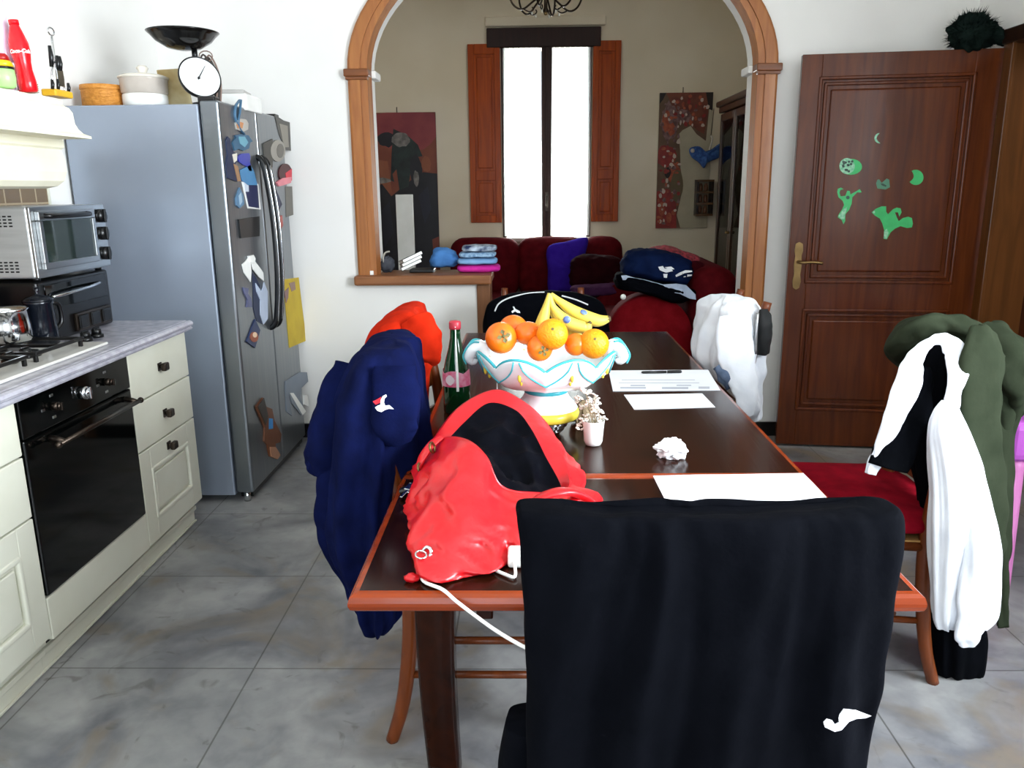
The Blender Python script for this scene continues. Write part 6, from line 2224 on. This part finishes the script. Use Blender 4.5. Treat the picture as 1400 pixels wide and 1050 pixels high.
# blue ornament and spice shelf on the wall
wy = 7.93
mb = MB()
pts = [(943, 203), (955, 200), (962, 207), (975, 203), (985, 196), (990, 206), (983, 216), (968, 222), (962, 230), (955, 222), (945, 214)]
t = thing('blue_fabric_bird', 'blue fabric bird hanging in front of the painting beside the cabinet', 'ornament', A(962, 226, wy))
mb = MB()
fr = cr([A(x, y, wy) for x, y in pts], 60, True)
c_ = sum(fr, V(0, 0, 0))/60
rows = []
for i in range(13):
    a = pi*i/12
    k_ = max(.02, math.sin(a)**.6) if 0 < i < 12 else .02
    rows.append([c_+(p-c_)*k_+V(0, -.05*math.cos(a)+.02*noise.noise(p*14), 0) for p in fr])
mb.grid(rows, True, True, 0, True, True)
obj('body', mb, mat('blue_fabric_print', '#22407c', .8, 0, '#3f68a4', (30, 30, 30), 3), t)
mb = MB().tube([A(970, 205, wy-.03), A(974, 190, wy-.02), A(972, 186, wy)], .008, 8, sub=5)
obj('tail', mb, col('#c8c0b4'), t)
obj('head', MB().ball(A(947, 206, wy-.04), .02, 10, 8), col('#c8c0b4'), t)
mb = MB().tube([A(972, 186, wy), A(976, 150, wy), A(976, 148, YF-.001)], .003, 6)
obj('thread', mb, M_bronze, t)
a, b_ = A(951, 247, 7.98), A(969, 293, 7.98)
t = thing('spice_shelf', 'little dark wooden wall shelf with three levels beside the painting', 'shelf', ((a.x+b_.x)/2, 8.0, b_.z))
mb = MB().box(a.x, a.x+.02, 7.90, YF-.001, b_.z, a.z, .002).box(b_.x, b_.x+.02, 7.90, YF-.001, b_.z, a.z, .002)
mb.box(a.x, b_.x+.02, YF-.02, YF-.001, b_.z, a.z, 0)
obj('carcass', mb, M_darkwood, t)
for u in (0, .33, .66, 1):
    z = b_.z+(a.z-b_.z)*u
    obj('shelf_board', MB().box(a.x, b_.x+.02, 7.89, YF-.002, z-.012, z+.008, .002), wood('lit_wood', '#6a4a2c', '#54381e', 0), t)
for i, u in enumerate((.03, .36, .69)):
    z = b_.z+(a.z-b_.z)*u
    for j in range(2):
        mb = MB().lathe([(.018, 0), (.02, .01), (.02, .05), (.014, .06), (.014, .07), (.001, .071)], (a.x+.045+.05*j, 7.95, z+.002), 14)
        single('spice_jar', mb, mat('spice_brown', '#6a4024', .3), 'brown jar on the little dark wall shelf', 'jar', 'jars on the little wall shelf')
# red cloth hanging at the near end of the cabinet
t = thing('red_garment', 'long red garment hanging beside the display cabinet behind the arch', 'garment', A(1012, 405, 5.3))
L = [(306, 1020, 1023, .02), (320, 1015, 1024, .03), (345, 1011, 1024, .05), (375, 1007, 1025, .05), (405, 1004, 1026, .05), (440, 1003, 1027, .05), (480, 1003, 1028, .05), (500, 1004, 1028, .04)]
obj('cloth', cloth(pxrows(L, 5.3, .05, 2.4), 60, 50, .012, 5, 2, .004), fabric('signal_red', '#b4101c', '#9c0a14'), t)
obj('hook', MB().tube([A(1021, 306, 5.3), A(1021, 296, 5.3), A(1025, 292, 5.3)], .004, 6, sub=3), M_bronze, t)

# chandelier
cc = V(A(746, 5, 6.2).x, 6.2, 0)
ch = thing('chandelier', 'dark wrought iron chandelier with curled arms hanging in the parlour', 'chandelier', (cc.x, cc.y, 2.78))
M_iron = mat('dark_iron', '#241a10', .35, .7, '#3a2c1c')
zb = A(746, 20, 6.2).z+.035
mb = MB().cyl((cc.x, cc.y, 3.05), (cc.x, cc.y, ZC2-.03), .008)
mb.lathe([(.001, zb-.035), (.012, zb-.03), (.022, zb-.01), (.014, zb+.01), (.012, zb+.06), (.03, zb+.10), (.035, zb+.14), (.015, zb+.18), (.012, zb+.24), (.001, zb+.25)], (cc.x, cc.y, 0), 20)
mb.lathe([(.001, ZC2-.06), (.05, ZC2-.04), (.06, ZC2-.002)], (cc.x, cc.y, 0), 24)
obj('stem', mb, M_iron, ch)
obj('finial', MB().ball((cc.x, cc.y-.012, zb-.03), .014, 12, 8), M_brass, ch)
for i in range(6):
    a = i*pi/3+.25
    d = V(math.cos(a), math.sin(a), 0)
    o_ = V(cc.x, cc.y, 0)
    mb = MB().tube([o_+d*.02+V(0, 0, zb+.10), o_+d*.09+V(0, 0, zb+.05), o_+d*.17+V(0, 0, zb-.005), o_+d*.235+V(0, 0, zb+.02), o_+d*.27+V(0, 0, zb+.09), o_+d*.265+V(0, 0, zb+.14)], .007, 8, sub=6)
    mb.tube([o_+d*.16+V(0, 0, zb-.005), o_+d*.12+V(0, 0, zb-.02), o_+d*.09+V(0, 0, zb-.005), o_+d*.10+V(0, 0, zb+.012)], .005, 8, sub=5)
    mb.lathe([(.012, zb+.14), (.038, zb+.15), (.040, zb+.155), (.012, zb+.156)], o_+d*.265, 16)
    ar = obj('arm', mb, M_iron, ch)
    obj('candle', MB().lathe([(.011, zb+.155), (.011, zb+.24), (.001, zb+.242)], o_+d*.265, 14), mat('ivory', '#d8ccb0', .5), ar)
    obj('drop', MB().ball(o_+d*.10+V(0, 0, zb-.03), (.007, .007, .012), 10, 8), mat('crystal', '#d8d4c8', .05), ar)

# ------------------------------------------------------------------ light
w = bpy.data.worlds.new('world')
S.world = w
w.use_nodes = True
nt = w.node_tree
bg = nt.nodes['Background']
bg.inputs['Color'].default_value = (.80, .90, 1.0, 1)
bg.inputs['Strength'].default_value = .85
def area(name, loc, rot, sx, sy, power, colr=(1, 1, 1), spread=pi):
    l = bpy.data.lights.new(name, 'AREA')
    l.shape = 'RECTANGLE'
    l.size, l.size_y = sx, sy
    l.energy = power
    l.color = colr
    l.spread = spread
    o = bpy.data.objects.new(name, l)
    COL.objects.link(o)
    o.location = loc
    o.rotation_euler = rot
    return o
area('window_daylight_right', (XR+.45, .3, 1.85), (0, rad(90), 0), 1.7, 2.6, 520, (.85, .93, 1.0))
area('window_daylight_front', (.2, YN-.5, 1.4), (rad(90), 0, 0), 2.4, 2.3, 85, (.80, .90, 1.0))
area('window_daylight_parlour', (.17, YF+1.1, 1.15), (rad(-90), 0, 0), 1.6, 1.5, 330, (.95, .98, 1.0))
area('beyond_room_light', (3.6, 3.6, 2.7), (0, 0, 0), .8, .8, 25, (1, .93, .82))

S.view_settings.view_transform = 'Standard'
S.view_settings.look = 'None'
S.view_settings.exposure = 0.12
S.view_settings.gamma = 1.0
S.view_settings.use_curve_mapping = False
S.cycles.use_denoising = True
S.cycles.max_bounces = 10
S.cycles.diffuse_bounces = 6
S.cycles.sample_clamp_indirect = 6
